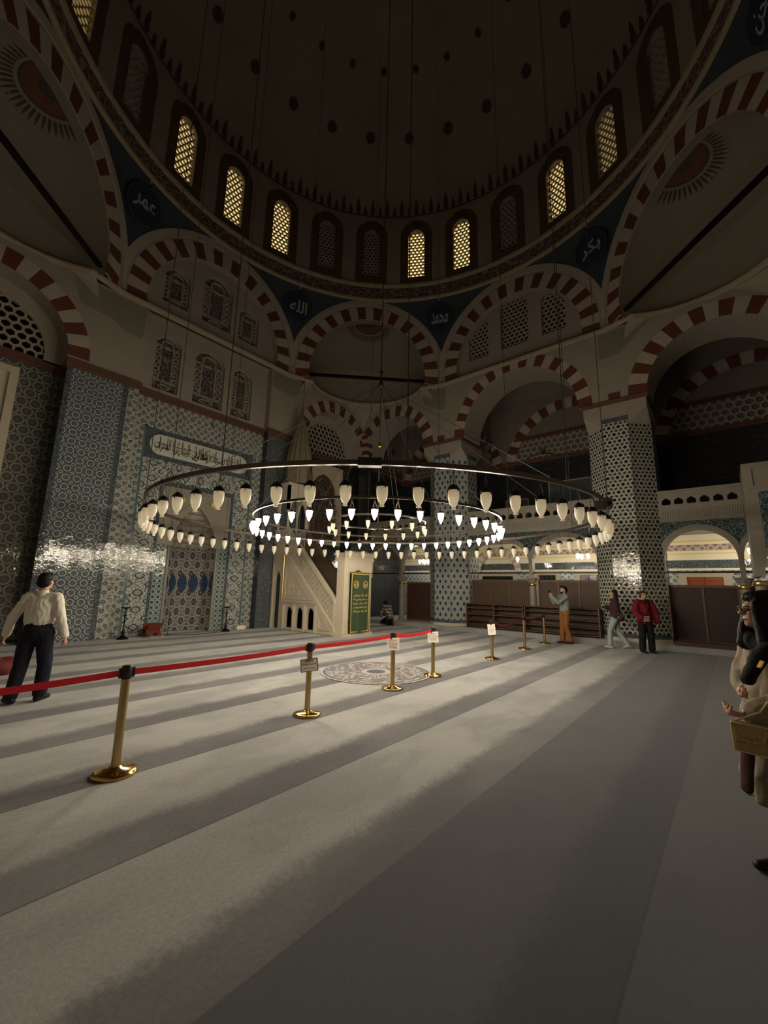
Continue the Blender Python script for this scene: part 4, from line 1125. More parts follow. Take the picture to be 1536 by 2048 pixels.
# piers over the octagonal pillars, with their dark trim
def octa(cx_, cy_, ap):
    R = ap/math.cos(PI/8)
    return [(cx_+R*math.cos(PI/8+PI/4*k), cy_+R*math.sin(PI/8+PI/4*k)) for k in range(8)]
def pillar(cx_, cy_, mat, label):
    e = empty('octagonal_pillar', (cx_, cy_, 0.15), label=label, cat='pillar', kind='structure')
    P = octa(0, 0, .90); side = 2*.9*math.tan(PI/8)
    mb = MB()
    for k in range(8):
        a, b = P[k], P[(k+1) % 8]
        mb.face([(a[0], a[1], .22), (b[0], b[1], .22), (b[0], b[1], 6.72), (a[0], a[1], 6.72)], 0, [(k*side, .22), ((k+1)*side, .22), ((k+1)*side, 6.72), (k*side, 6.72)])
    mb.build('tile_shaft', mat, e)
    mb = MB()
    for (z0, z1, m, ex) in ((0.0, .10, 1, .03), (.10, .22, 0, .004), (6.72, 6.88, 0, .004)):
        Q = octa(0, 0, .9+ex)
        for k in range(8):
            a, b = Q[k], Q[(k+1) % 8]
            mb.face([(a[0], a[1], z0), (b[0], b[1], z0), (b[0], b[1], z1), (a[0], a[1], z1)], m, [(k*.7, z0), (k*.7+.7, z0), (k*.7+.7, z1), (k*.7, z1)])
        mb.face([(p[0], p[1], z1) for p in Q], m)
    for k in range(8):         # slim corner fillets
        a = P[k]; mb.tube([(a[0], a[1], .1), (a[0], a[1], 6.88)], .012, 6, 2)
    mb.build('border_tiles', ['tile_blueband', 'marble', 'turq'], e)
    mb = MB()
    z0, z1, z2 = 6.88, 7.06, 7.34
    Q = octa(0, 0, .9); sq = [(.9, .373), (.9, .9), (.373, .9)]
    mb.box((-.9, -.9, z1), (.9, .9, z2), 0)
    for sx, sy in ((1, 1), (-1, 1), (-1, -1), (1, -1)):     # broaches from octagon to square
        p1, p2 = Vector((sx*.9, sy*.373, z0-.25)), Vector((sx*.373, sy*.9, z0-.25)); c = Vector((sx*.9, sy*.9, z1))
        a_, b_ = Vector((sx*.9, sy*.373, z1)), Vector((sx*.373, sy*.9, z1))
        mb.face([p1, p2, c]); mb.face([p1, c, a_]); mb.face([p2, b_, c])
    for k in range(8):
        a, b = Q[k], Q[(k+1) % 8]
        mb.face([(a[0], a[1], z0), (b[0], b[1], z0), (b[0], b[1], z1), (a[0], a[1], z1)])
    mb.build('plaster_block', 'plaster', e)
    mb = MB(); mb.box((-.96, -.96, z2), (.94, .96, 7.47)); mb.build('dark_trim', 'cornice', e)
    return e
pillar(8.6, 3.2, 'tile_diamond', 'far octagonal pillar clad in pale tiles with blue diamond palmettes')
pillar(8.6, -3.2, 'tile_pillar', 'near octagonal pillar clad in black and white hexagon tiles')
# striped corner piers where the two corner arches meet
for sy, lb in ((1, 'striped red and white corner pier in the far corner between two small arches'), (-1, 'striped corner pier at the right edge')):
    mb = MB()
    mb.box((7.62, sy*7.62-.22, 3.72), (8.06, sy*7.62+.22, 7.42), 2)
    for k in range(7):
        mb.box((7.62, sy*7.62-.22, 7.42+k*.2), (8.06, sy*7.62+.22, 7.62+k*.2), k % 2)
    o = struct(mb.build('corner_pier', ['redstone', 'whitestone', 'tile_dark']), lb, 'pier')
# outer wall of the aisle and gallery
GX = 11.8
wg = empty('wall_gallery'); struct(wg, 'outer wall of the side gallery behind the arcades', 'wall')
FG = FO(0)
mb = MB()
def gs(z0, z1, m, u0=-9.5, u1=9.5, d=GX): mb.slab(FG, rect(u0, z0, u1, z1), (), d, d+.05, m, back=False)
gs(0.15, 2.36, 0); gs(2.36, 2.43, 1, d=GX-.03); gs(2.43, 2.72, 2); gs(2.72, 2.92, 1); gs(2.92, 2.97, 3); gs(2.97, 3.05, 1); gs(3.05, 3.26, 4); gs(3.26, 3.36, 1); gs(3.36, 3.42, 3); gs(3.42, 3.7, 1)
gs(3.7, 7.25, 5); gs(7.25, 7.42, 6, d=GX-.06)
mb.build('tiled_bands', ['tile_aisle', 'whitewash', 'tile_blueband', 'goldpaint', 'panel_purple', 'tile_dark', 'cornice'], wg)
mb = MB()
lun = []
for uc in (-5.3, .75, 6.75): lun.append(uc)
mb.slab(FG, rect(-9.5, 7.42, 9.5, 12.0), [[(uc-2.3, 7.45), (uc+2.3, 7.45), (uc+2.3, 8.42), (uc-2.3, 8.42)] for uc in lun], GX, GX+.1, 0)
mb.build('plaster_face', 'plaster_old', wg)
mb = MB()
for uc in lun:
    mb.voussoirs(FG, uc, 7.0, 2.52, 2.98, 23, GX-.03, GX, 0, 1, .05, PI-.05)
    mb.slab(FG, rect(uc-2.5, 8.42, uc+2.5, 8.55), (), GX-.06, GX, 0)
mb.build('voussoirs', ['redstone', 'whitestone'], wg)
for i_, uc in enumerate(lun):
    e = empty('window_%d' % (38+i_)); struct(e, ('honeycomb lattice window seen through the left small arch of the gallery', 'honeycomb lattice window seen through the large gallery arch', 'honeycomb lattice window in the dark vault at the right edge')[i_], 'window')
    f = MB(); hexgrille(f, FG, lambda u, z, uc=uc: abs(u-uc) < 2.4 and 7.4 < z < 8.5, uc-2.4, 7.45, uc+2.4, 8.45, .27, .385, GX+.02, GX+.06); f.build('window_lattice', 'stucco', e)
    f = MB(); f.slab(FG, rect(uc-2.4, 7.4, uc+2.4, 8.5), (), GX+.09, GX+.11); f.build('window_pane', 'glass_dusk', e)
# aisle ceiling = gallery floor, gallery roof, end walls
mb = MB(); mb.box((8.22, -9.5, 3.62), (11.8, 9.5, 3.80)); struct(mb.build('gallery_floor', 'plaster'), 'underside and floor of the side gallery', 'gallery floor')
mb = MB()
mb.grid(lambda u, v: Vector((9.0+2.8*v, -9.5+19*u, 10.2+0.9*math.sin(PI*v)+.25*abs(math.sin(PI*(u*19/3.2))))), 120, 12, 0, flip=True, uvfn=lambda u, v: (u*19, v*4))
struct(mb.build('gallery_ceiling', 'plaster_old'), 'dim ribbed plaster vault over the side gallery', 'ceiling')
mb = MB()
for (ya, yb) in ((8.45, 8.6), (-9.6, -9.45)): mb.box((7.9, ya, 0), (11.9, yb, 7.4), 0); mb.box((7.9, ya, 7.4), (11.9, yb, 11.0), 1)
mb.slab(FP((0, 8.45, 0), (1, 0, 0), (0, 0, 1), (0, 1, 0)), rect(7.9, 7.34, 11.8, 7.48), (), -.05, 0, 2)
hexgrille(mb, FP((0, 8.42, 0), (1, 0, 0), (0, 0, 1), (0, 1, 0)), insarch(9.9, 7.48, 7.6, 1.5, 1.4), 8.3, 7.5, 11.5, 9.2, .25, .385, -.02, .02, 1, 6)
mb.slab(FP((0, 8.42, 0), (1, 0, 0), (0, 0, 1), (0, 1, 0)), archwin(9.9, 7.48, 7.6, 1.55, 1.5, 10), (), .0201, .025, 3)
mb.voussoirs(FP((0, 8.42, 0), (1, 0, 0), (0, 0, 1), (0, 1, 0)), 9.9, 7.6, 1.55, 1.9, 15, -.03, .02, 2, 1)
struct(mb.build('wall_gallery_ends', ['tile_dark', 'plaster_old', 'redstone', 'glass_night']), 'tiled end walls of the side gallery', 'wall')
# transverse ribs inside the gallery at the pillars
ribs = [(-3.2, 1), (3.2, 1)]
for (yy, _s) in ribs:
    Ft = FP((0, yy, 0), (1, 0, 0), (0, 0, 1), (0, 1, 0))
    mb = MB()
    mb.slab(Ft, [(9.5, 7.4), (9.62, 7.4)] + arc(10.65, 7.6, 1.03, 16)[::-1] + [(11.7, 7.4), (11.82, 7.4), (11.82, 10.6), (9.5, 10.6)], (), -.25, .25, 0)
    mb.voussoirs(Ft, 10.65, 7.6, 1.03, 1.38, 15, -.27, .27, 1, 2)
    struct(mb.build('gallery_rib', ['plaster_old', 'redstone', 'whitestone']), 'striped cross arch in the gallery behind the %s pillar' % ('far' if yy > 0 else 'near'), 'arch')

# ---- lower arcade with marble columns
AX0, AX1 = 8.20, 8.42
arc_e = empty('gallery_arcade'); struct(arc_e, 'lower arcade of pointed marble arches carrying the side gallery', 'arcade')
bays = [(-7.55, -5.80), (-5.66, -4.10), (-2.30, -.02), (.14+.0, 2.30), (4.10, 5.80), (5.94, 7.6)]   # in u = -y
bays = [(-7.50, -5.72), (-5.60, -4.12), (-2.32, .08), (.20, 2.32), (4.12, 5.78), (5.90, 7.60)]
mb = MB(); ms = MB()
segs = [(-7.62, -4.10, bays[0:2]), (-2.32, 2.32, bays[2:4]), (4.10, 7.62, bays[4:6])]
for (ua, ub, bs) in segs:
    holes = []
    pts = [(ua, 1.98)]
    top = []
    o = [(ua, 1.97)]
    for (a, b) in bs:
        uc, hw = (a+b)/2, (b-a)/2
        o.append((a, 1.97)); o += parch(uc, 2.52, hw, 3.36-2.52, 10)[::-1][0:]; o.append((b, 1.97))
    o += [(ub, 1.97), (ub, 3.62), (ua, 3.62)]
    # remove duplicates
    oo = []
    for p in o:
        if not oo or math.hypot(oo[-1][0]-p[0], oo[-1][1]-p[1]) > 1e-4: oo.append(p)
    mb.slab(FE, oo, (), AX0, AX1, 0, side=1)
    for (a, b) in bs:          # pale stone ring round each arch
        uc, hw = (a+b)/2, (b-a)/2
        inn = [(uc+hw, 1.98)] + parch(uc, 2.52, hw, .84, 12) + [(uc-hw, 1.98)]; out = [(uc+hw+.16, 1.98)] + parch(uc, 2.50, hw+.16, 1.02, 12) + [(uc-hw-.16, 1.98)]
        lo_u, hi_u = max(ua, a-.06), min(ub, b+.06)
        cl = [(max(lo_u, min(hi_u, p[0])), p[1]) for p in out]
        ms.slab(FE, cl + inn[::-1], (), AX0-.03, AX0, 0)
mb.build('tiled_spandrels', ['tile_spandrel', 'marble_grey'], arc_e)
ms.build('stone_arch_rings', 'marble_grey', arc_e)
colw = {.14: 'marble column between the two arches right of the far pillar', 5.84: 'marble column in the far corner bay behind the kneeling visitor', -5.66: 'marble column partly hidden behind the woman at the right edge'}
colw = {.14: 'marble column with a gilt collar standing behind the shoe racks', -5.66: 'marble column with a gilt collar in the far bay beside the kneeling visitor', 5.84: 'marble column with a gilt collar just left of the head of the woman at the right edge'}
for u_, lb in colw.items():
    e = empty('marble_column', (AX0+.10, -u_, .15), label=lb, cat='column', kind='structure')
    mb = MB(); mb.lathe([(.17, 0), (.17, .05), (.125, .09), (.12, .8), (.115, 1.58)], n=20); mb.build('shaft', 'marble_grey', e)
    mb = MB(); mb.lathe([(.118, 1.55), (.138, 1.57), (.138, 1.64), (.118, 1.66)], n=20); mb.build('gilt_collar', 'gold', e)
    mb = MB()
    for j in range(3):
        r0, r1 = .12+.03*j, .12+.03*(j+1); z0 = 1.64+.065*j
        mb.lathe([(r0, z0), (r1, z0+.05), (r1, z0+.065)], n=8, smooth=False)
    mb.box((-.2, -.2, 1.82), (.2, .2, 1.86)); mb.build('capital', 'marble_grey', e)
# tie rods of the arcade
for (a, b), lb in zip(bays, ('in the far corner bay', 'in the bay left of the far pillar', 'in the first bay behind the shoe racks', 'in the second bay behind the shoe racks', 'in the bay right of the near pillar', 'behind the woman at the right edge')):
    mb = MB(); mb.bar((AX0+.1, -a+.05, 2.16), (AX0+.1, -b-.05, 2.16), .05, .05); tag(mb.build('tie_rod', 'blackmetal'), 'dark iron tie rod across the arch ' + lb, 'tie rod')
# ---- frieze and balustrade
wherebal = {(-7.62, -4.10): 'left of the far pillar', (-2.32, 2.32): 'between the two tiled pillars', (4.10, 6.02): 'right of the near pillar'}
for (ua, ub), lb in wherebal.items():
    e = empty('gallery_balustrade'); struct(e, 'pale stone gallery parapet with small arched openings ' + lb, 'balustrade')
    mb = MB()
    mb.slab(FE, rect(ua, 3.62, ub, 3.72), (), AX0-.05, AX1, 0); mb.slab(FE, rect(ua, 3.72, ub, 3.98), (), AX0-.09, AX1, 0); mb.slab(FE, rect(ua, 3.98, ub, 4.08), (), AX0-.12, AX1, 0)
    nfl = int((ub-ua)/.055)
    for k in range(nfl):
        u = ua+(ub-ua)*(k+.5)/nfl; mb.slab(FE, [(u-.016, 3.74), (u+.016, 3.74), (u+.016, 3.93), (u, 3.96), (u-.016, 3.93)], (), AX0-.105, AX0-.09, 0, back=False)
    mb.build('carved_frieze', 'marble_grey', e)
    mb = MB(); n = max(1, round((ub-ua-.1)/.33)); holes = []
    for k in range(n):
        uc = ua+.05+(ub-ua-.1)*(k+.5)/n
        holes.append([(uc-.10, 4.13), (uc+.10, 4.13), (uc+.115, 4.20), (uc+.10, 4.27), (uc+.05, 4.30), (uc, 4.34), (uc-.05, 4.30), (uc-.10, 4.27), (uc-.115, 4.20)])
    mb.slab(FE, rect(ua, 4.08, ub, 4.50), holes, AX0-.08, AX0+.02, 0)
    mb.slab(FE, rect(ua, 4.50, ub, 4.56), (), AX0-.11, AX0+.05, 0)
    mb.build('pierced_parapet', 'marble_grey', e)
# wall panels glimpsed on the gallery: framed inscription boards
for (u0, z0, u1, z1, lb) in ((-.2, 5.2, 1.7, 6.2, 'dim blue tiled lettering panel high on the gallery wall left of the near pillar'), (-2.2, 4.9, -1.2, 5.6, 'small brown framed notice on the gallery wall')):
    mb = MB(); mb.slab(FG, rect(u0, z0, u1, z1), (), GX-.04, GX-.01, 0); mb.slab(FG, rect(u0-.05, z0-.05, u1+.05, z1+.05), [rect(u0, z0, u1, z1)], GX-.06, GX-.01, 1)
    tag(mb.build('wall_panel', ['tile_floral_blue', 'whitestone']), lb, 'wall panel')

# ---- wooden partitions, shoe racks
def partition(u0, u1, z1, n, x, label, mat='wood_panel'):
    e = empty('wooden_partition', (x, -(u0+u1)/2, .15), label=label, cat='partition')
    L = u1-u0; h = z1-.15
    mb = MB(); mb.box((0, -L/2, 0), (.04, L/2, h)); mb.build('panel_board', mat, e)
    for k in range(n+1):
        y = -L/2+L*k/n
        mb = MB(); mb.box((-.025, y-.025, 0), (.05, y+.025, h)); mb.build('stile', 'wood_trim', e)
    mb = MB(); mb.box((-.03, -L/2, h-.05), (.06, L/2, h+.02)); mb.build('top_rail', 'wood_trim', e)
    mb = MB(); mb.box((-.03, -L/2, 0), (.05, L/2, .1)); mb.build('bottom_rail', 'wood_trim', e)
partition(-2.30, -.02, 1.90, 3, 8.50, 'brown wooden partition under the arch right of the far pillar')
partition(.30, 2.30, 1.90, 3, 8.50, 'brown wooden partition under the arch left of the near pillar')
partition(4.14, 5.70, 1.78, 2, 8.50, 'dark wooden partition right of the near pillar', 'wood_deep')
partition(5.98, 7.60, 1.78, 2, 8.50, 'dark wooden partition behind the woman at the right edge', 'wood_deep')
partition(-5.50, -4.14, 1.78, 1, 8.50, 'dark brown partition between the far bay column and the far pillar', 'wood_dark')
def shoe_rack(u0, u1, label, x=7.74):
    e = empty('shoe_rack', (x, -(u0+u1)/2, .15), label=label, cat='shoe rack', group='brown shoe racks along the gallery step')
    L = u1-u0; D = .34; H = .88
    mb = MB(); mb.box((D-.02, -L/2, 0), (D, L/2, H)); mb.build('back_board', 'wood_dark', e)
    for z in (.04, .26, .48, .70, H-.03):
        mb = MB(); mb.box((0, -L/2, z), (D-.02, L/2, z+.03)); mb.build('shelf', 'wood_panel', e)
    for k in range(3):
        y = -L/2+.015+(L-.03)*k/2
        mb = MB(); mb.box((-.005, y-.015, 0), (D-.01, y+.015, H)); mb.build('upright', 'wood_trim', e)
shoe_rack(-2.20, -.02, 'low brown shoe rack directly right of the far pillar')
shoe_rack(.02, 2.36, 'low brown shoe rack ending beside the near pillar')
mb = MB(); mb.box((7.74, -5.9, .15), (8.0, -4.2, .27)); tag(mb.build('low_wooden_step', 'wood_dark'), 'low dark wooden bench board on the step right of the near pillar', 'bench')
# spotlight rail hung in the gallery arch
e = empty('spotlight_rail', (8.3, 0, 0), label='thin curved black rail with a small spotlight in the large gallery arch', cat='spotlight')
mb = MB(); mb.tube([(0, .02, 5.9), (0, -.02, 6.19), (0, -.17, 6.42), (0, -.45, 6.47), (0, -.72, 6.48), (0, -1.05, 6.40), (0, -1.31, 6.30), (0, -1.9, 6.22), (0, -2.28, 6.22)], .022, 8); mb.build('rail', 'blackmetal', e)
mb = MB(); mb.box((-.08, -.80, 6.50), (.08, -.66, 6.62)); mb.build('spotlight_housing', 'black_plastic', e)
# doors and window frames on the aisle wall
def aisle_door(u, hw, z1, label, nm, idx):
    e = empty(nm); struct(e, label, 'door')
    mb = MB(); mb.slab(FG, rect(u-hw-.24, .15, u+hw+.24, z1+.2), [rect(u-hw, .16, u+hw, z1)], GX-.09, GX, 0); mb.build('door_frame', 'whitestone', e)
    for s1 in (-1, 1):
        mb = MB(); a, b = sorted((u, u+s1*hw))
        mb.slab(FG, rect(a+.01, .16, b-.01, z1), [rect(a+.08, z1-.42, b-.08, z1-.1)], GX-.05, GX-.01, 0); mb.slab(FG, rect(a+.08, z1-.42, b-.08, z1-.1), (), GX-.03, GX-.01, 0)
        mb.build('door_leaf', 'door_wood', e)
aisle_door(4.86, .50, 2.12, 'red brown double door in the aisle right of the near pillar', 'door_1', 0)
def aisle_window(u, hw, z0, z1, label, nm):
    e = empty(nm); struct(e, label, 'window')
    mb = MB(); mb.slab(FG, rect(u-hw-.18, z0-.18, u+hw+.18, z1+.16), [rect(u-hw, z0, u+hw, z1)], GX-.08, GX, 0); mb.build('window_frame', 'whitestone', e)
    mb = MB()
    for k in range(5): mb.slab(FG, rect(u-hw+2*hw*k/4-.012, z0, u-hw+2*hw*k/4+.012, z1), (), GX-.05, GX-.03)
    for k in range(6): mb.slab(FG, rect(u-hw, z0+(z1-z0)*k/5-.012, u+hw, z0+(z1-z0)*k/5+.012), (), GX-.05, GX-.03)
    mb.build('window_grid', 'iron', e)
    mb = MB(); mb.slab(FG, rect(u-hw, z0, u+hw, z1), (), GX-.02, GX-.01); mb.build('window_pane', 'glass_night', e)
aisle_window(-.5, .36, .8, 2.2, 'dark aisle window above the partition left of the photographing man', 'window_41')
aisle_window(1.45, .62, .8, 2.2, 'dark aisle window above the partition right of the photographing man', 'window_42')
aisle_window(-5.0, .6, .8, 2.2, 'dark aisle window seen over the far corner partition', 'window_43')
aisle_window(-2.75, .75, .9, 2.15, 'aisle window with a pale arch above it right of the far pillar', 'window_44')
# striped blind arch on the aisle wall
mb = MB(); mb.voussoirs(FG, -2.75, 2.35, .85, 1.12, 21, GX-.08, GX-.02, 0, 1); struct(mb.build('trim_3', ['marble', 'whitestone']), 'pale jointed arch over the aisle window right of the far pillar', 'arch')
# aisle lamps
def glow_lamp(loc, n, label):
    e = empty('aisle_lamp', loc, label=label, cat='hanging lamp')
    mb = MB(); mb.tube([(0, 0, .1), (0, 0, 3.62-loc[2])], .006, 6); mb.build('hanging_rod', 'iron', e)
    if n > 1:
        mb = MB(); mb.tube([(.20*math.cos(2*PI*k/16), .20*math.sin(2*PI*k/16), .1) for k in range(17)], .008, 6)
        mb.bar((-.2, 0, .1), (.2, 0, .1), .01, .01); mb.bar((0, -.2, .1), (0, .2, .1), .01, .01); mb.build('lamp_hoop', 'iron', e)
    for k in range(n):
        a = 2*PI*k/n+.4; r = .20 if n > 1 else 0
        mb = MB(); mb.lathe([(.0, -.12), (.02, -.11), (.045, -.05), (.055, .02), (.03, .07), (0, .08)], c=(r*math.cos(a), r*math.sin(a), .02), n=10); mb.build('lamp_globe', 'aisle_lit', e)
glow_lamp((10.0, 1.06, 2.77), 1, 'single glowing lamp in the aisle seen through the first gallery arch')
glow_lamp((10.0, -1.41, 2.82), 3, 'cluster of three glowing lamps in the aisle seen through the second gallery arch')
glow_lamp((10.0, 5.65, 2.77), 4, 'ring of glowing lamps in the aisle left of the far pillar')
glow_lamp((10.2, -6.2, 2.85), 3, 'aisle lamps out of sight above the door right of the near pillar')
glow_lamp((10.2, -3.0, 2.9), 2, 'pair of aisle lamps hidden behind the near pillar')

# ---- raised tribune at the right edge
FW = FP((6.55, 0, 0), (0, -1, 0), (0, 0, 1), (1, 0, 0))
e = empty('muezzin_tribune'); struct(e, 'pale stone tribune with green flowered tile panels at the right edge', 'tribune')
mb = MB()
oo = [(6.12, 1.98)] + [(6.20, 1.98)] + parch(7.0, 1.98, .80, 1.25, 10)[::-1] + [(7.80, 1.98), (7.80, 4.70), (6.02, 4.70), (6.02, 1.98)]
mb.slab(FW, oo, (), 0, .2, 0)
mb.slab(FW, rect(6.10, 4.05, 7.8, 4.62), [rect(6.2, 4.12, 7.8, 4.55)], -.03, 0, 0)
mb.box((6.76, -7.7, 3.6), (8.08, -6.15, 4.0), 0)
mb.box((6.76, -6.14, 1.98), (8.08, -6.021, 4.70), 0)
mb.build('stone_front', 'marble_grey', e)
mb = MB(); mb.slab(FW, [(6.27, 2.62), (6.36, 2.85), (6.60, 3.12), (7.7, 3.3), (7.7, 3.98), (6.27, 3.98)], (), -.012, 0, 0); mb.build('tile_panel', 'tile_spandrel', e)
mb = MB(); mb.lathe([(.12, .0), (.11, .1), (.11, 1.75)], c=(6.65, -6.1, .05), n=16); mb.build('marble_post', 'marble_grey', e)
mb = MB(); mb.lathe([(.12, 1.72), (.14, 1.74), (.14, 1.82), (.12, 1.84)], c=(6.65, -6.1, .05), n=16); mb.build('gilt_collar', 'gold', e)
# far side and entrance walls, plain: they close the hall behind the viewer
for F, nm, lb in ((FO(180), 'wall_left', 'plaster wall closing the hall on the left behind the viewer'), (FO(270), 'wall_back', 'plaster wall closing the hall behind the viewer')):
    mb = MB(); mb.slab(F, rect(-7.8, 0, 7.8, 10.1), (), 7.75, 7.95, 0); mb.slab(F, rect(-3.2, 10.1, 3.2, 13.8), (), 7.95, 8.25, 0)
    struct(mb.build(nm, 'plaster'), lb, 'wall')
# ================================================================== CHANDELIER
CHZ = 2.90
ch = empty('ring_chandelier', (0, 0, CHZ), label='huge three ring chandelier of hanging glass lamps, its middle ring lit', cat='chandelier')
def ring_mesh(R, name, w=.035, h=.05, zo=0.0):
    mb = MB(); n = 120
    P = [(R-w/2, -h/2), (R+w/2, -h/2), (R+w/2, h/2), (R-w/2, h/2)]
    for k in range(n):
        a, b = 2*PI*k/n, 2*PI*(k+1)/n
        for j in range(4):
            (r0, z0), (r1, z1) = P[j], P[(j+1) % 4]
            mb.face([(r0*math.cos(a), r0*math.sin(a), z0+zo), (r0*math.cos(b), r0*math.sin(b), z0+zo), (r1*math.cos(b), r1*math.sin(b), z1+zo), (r1*math.cos(a), r1*math.sin(a), z1+zo)], 0, None, False)
    return mb.build(name, 'ring_metal', ch)
R3, R2, R1 = 4.26, 2.50, 1.00
outer_ring = ring_mesh(R3, 'outer_ring', .04, .055)
middle_ring = ring_mesh(R2, 'middle_ring', .03, .04)
inner_ring = ring_mesh(R1, 'inner_ring', .025, .03)
def lamp_proto(kind, lit_):
    """cap, chains and glass; hangs from z = 0"""
    mb = MB()
    if kind == 'urn':          # tall urn-shaped glass with a foot
        drop = .25
        g = [(.0, -.215), (.024, -.213), (.030, -.205), (.018, -.196), (.024, -.182), (.046, -.145), (.061, -.085), (.063, -.02), (.060, 0)]
        for k in range(3):
            a = 2*PI*k/3+.5; mb.tube([(.0, 0, -.02), (.052*math.cos(a), .052*math.sin(a), -drop)], .0035, 4, 0)
        mb.lathe([(.070, 0), (.066, .02), (.042, .05), (.018, .068), (.0, .080)], c=(0, 0, -drop), n=12)
        for k in range(3):
            a = 2*PI*k/3+.5; mb.tube([(.050*math.cos(a), .050*math.sin(a), -drop+.05), (.066*math.cos(a), .066*math.sin(a), -drop-.02)], .006, 4, 0)
    elif kind == 'bulb':
        drop = .17
        g = [(.0, -.165), (.008, -.158), (.022, -.125), (.040, -.08), (.047, -.04), (.042, 0)]
        for k in range(3):
            a = 2*PI*k/3; mb.tube([(0, 0, -.02), (.046*math.cos(a), .046*math.sin(a), -drop)], .003, 4, 0)
        mb.lathe([(.060, -.008), (.052, .012), (.020, .035), (0, .038)], c=(0, 0, -drop), n=12)
    else:
        drop = .10
        g = [(.0, -.150), (.014, -.148), (.012, -.135), (.030, -.10), (.040, -.05), (.042, 0)]
        mb.tube([(0, 0, 0), (0, 0, -drop+.05)], .003, 4, 0)
        mb.lathe([(.046, 0), (.040, .02), (.014, .045), (0, .05)], c=(0, 0, -drop), n=10)
    gm = MB(); gm.lathe(g, c=(0, 0, -drop), n=12 if not lit_ else 8)
    return mb, gm
cache = {}
def hang_lamp(kind, lit_, a, R, name, gname):
    key = (kind, lit_)
    if key not in cache:
        mb, gm = lamp_proto(kind, lit_)
        o = mb.build(name, 'ring_metal' if kind != 'urn' else 'iron', ch)
        gobj = gm.build(gname, 'lamp_lit' if lit_ else 'lamp_glass', o)
        cache[key] = (o.data, gobj.data)
    else:
        o = bpy.data.objects.new(name, cache[key][0]); C.objects.link(o); o.parent = ch
        gobj = bpy.data.objects.new(gname, cache[key][1]); C.objects.link(gobj); gobj.parent = o
    o.location = (R*math.cos(a), R*math.sin(a), -.02)
    o.rotation_euler = (0, 0, a)
    return o
for k in range(68):
    hang_lamp('urn', False, math.radians(-149.3+360/68*k), R3, 'urn_lamp', 'urn_glass')
for k in range(45):
    unl = k in (24, 26)
    hang_lamp('bulb', not unl, math.radians(-140.4+8*k), R2, 'bulb_lamp', 'bulb_glass')
for k in range(14):
    hang_lamp('small', False, math.radians(-149.7+360/14*k), R1, 'small_lamp', 'small_glass')
# suspension: central cable, hub, spreader wires and hanging cables up to the dome
hub = MB(); hub.lathe([(0, 3.02), (.05, 3.05), (.06, 3.12), (.02, 3.2), (.02, 3.35), (.05, 3.4), (0, 3.46)], n=12); hub.build('hub', 'ring_metal', ch)
kb = MB(); kb.lathe([(0, 1.62), (.035, 1.65), (.045, 1.69), (.03, 1.73), (0, 1.76)], n=12); kb.build('hub_ball', 'brass', ch)
mb = MB(); mb.tube([(0, 0, 0), (0, 0, 23.45-CHZ)], .012, 6); mb.build('main_cable', 'cable', ch)
for (R, n, o_) in ((R3, 6, .2), (R2, 3, .5), (R1, 3, .1)):
    for k in range(n):
        a = 2*PI*k/n+o_
        mb = MB(); mb.tube([(0, 0, 3.1), (R*math.cos(a), R*math.sin(a), .02)], .006, 5); mb.build('spreader_wire', 'cable', ch)
for k in range(12):
    a = 2*PI*k/12+.26; r = R3
    zt = 18.05+5.6*math.sqrt(1-(r/7.6)**2)-CHZ
    mb = MB(); mb.tube([(r*math.cos(a), r*math.sin(a), 0), (r*math.cos(a), r*math.sin(a), zt)], .007, 5); mb.build('ring_cable', 'cable', ch)
# junction box and spotlights clamped to the outer ring
def ring_box(az, size, label, z=0.0):
    a = math.radians(az)
    e = empty('ring_spotlight', (R3*math.cos(a), R3*math.sin(a), z), a, label=label, parent=ch)
    mb = MB(); mb.box((-size[0]/2, -size[1]/2, -size[2]/2), (size[0]/2, size[1]/2, size[2]/2)); mb.build('housing', 'black_plastic', e)
    mb = MB(); mb.bar((0, 0, size[2]/2), (0, 0, size[2]/2+.06), .02, .02); mb.build('bracket', 'iron', e)
ring_box(-140.6, (.10, .26, .09), 'flat black box clamped to the near edge of the outer ring', .0)
ring_box(-83, (.14, .14, .14), 'black spotlight at the right end of the outer ring', .02)
ring_box(-91, (.12, .14, .12), 'smaller black spotlight just below the right end of the outer ring', -.12)
# ================================================================== PULPIT (minbar)
mn = empty('minbar', (2.9, 0, 0), label='carved marble pulpit with a steep stair, pierced railing and a pointed spire', cat='pulpit')
FM = FP((0, 0, 0), (0, -1, 0), (0, 0, 1), (1, 0, 0))       # side face, u = -y, seen from the left
FMF = FP((0, 0, 0), (1, 0, 0), (0, 0, 1), (0, 1, 0))      # front faces
SL = 2.54/2.70                                            # stair slope
def sz(y): return 0.10+(6.9-2.70+2.70-y)*0 + (y-4.2)*SL     # lower edge of the railing
W = 1.0
mb = MB()                                                 # body of the stair with three low arches and relief triangle
tri = [(-6.95, .0), (-4.20, .0), (-4.20, .14), (-6.95, sz(6.95))]
holes = [archwin(u, .10, .58, .19, .24, 6) for u in (-6.56, -5.98, -5.40)]
mb.slab(FM, tri, holes, 0, .10, 0); mb.slab(FM, tri, [], W-.10, W, 0)
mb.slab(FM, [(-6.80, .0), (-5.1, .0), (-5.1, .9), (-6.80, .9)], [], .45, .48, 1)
mb.build('stair_body', ['marble', 'darkvoid'], mn)
mb = MB()
for th_, (u0, z0, u1, z1) in enumerate(((-6.9, .96, -5.12, 1.02), (-6.9, .90, -5.1, .94), (-6.9, .02, -4.3, .09))):
    mb.slab(FM, rect(u0, z0, u1, z1), (), -.035, 0)
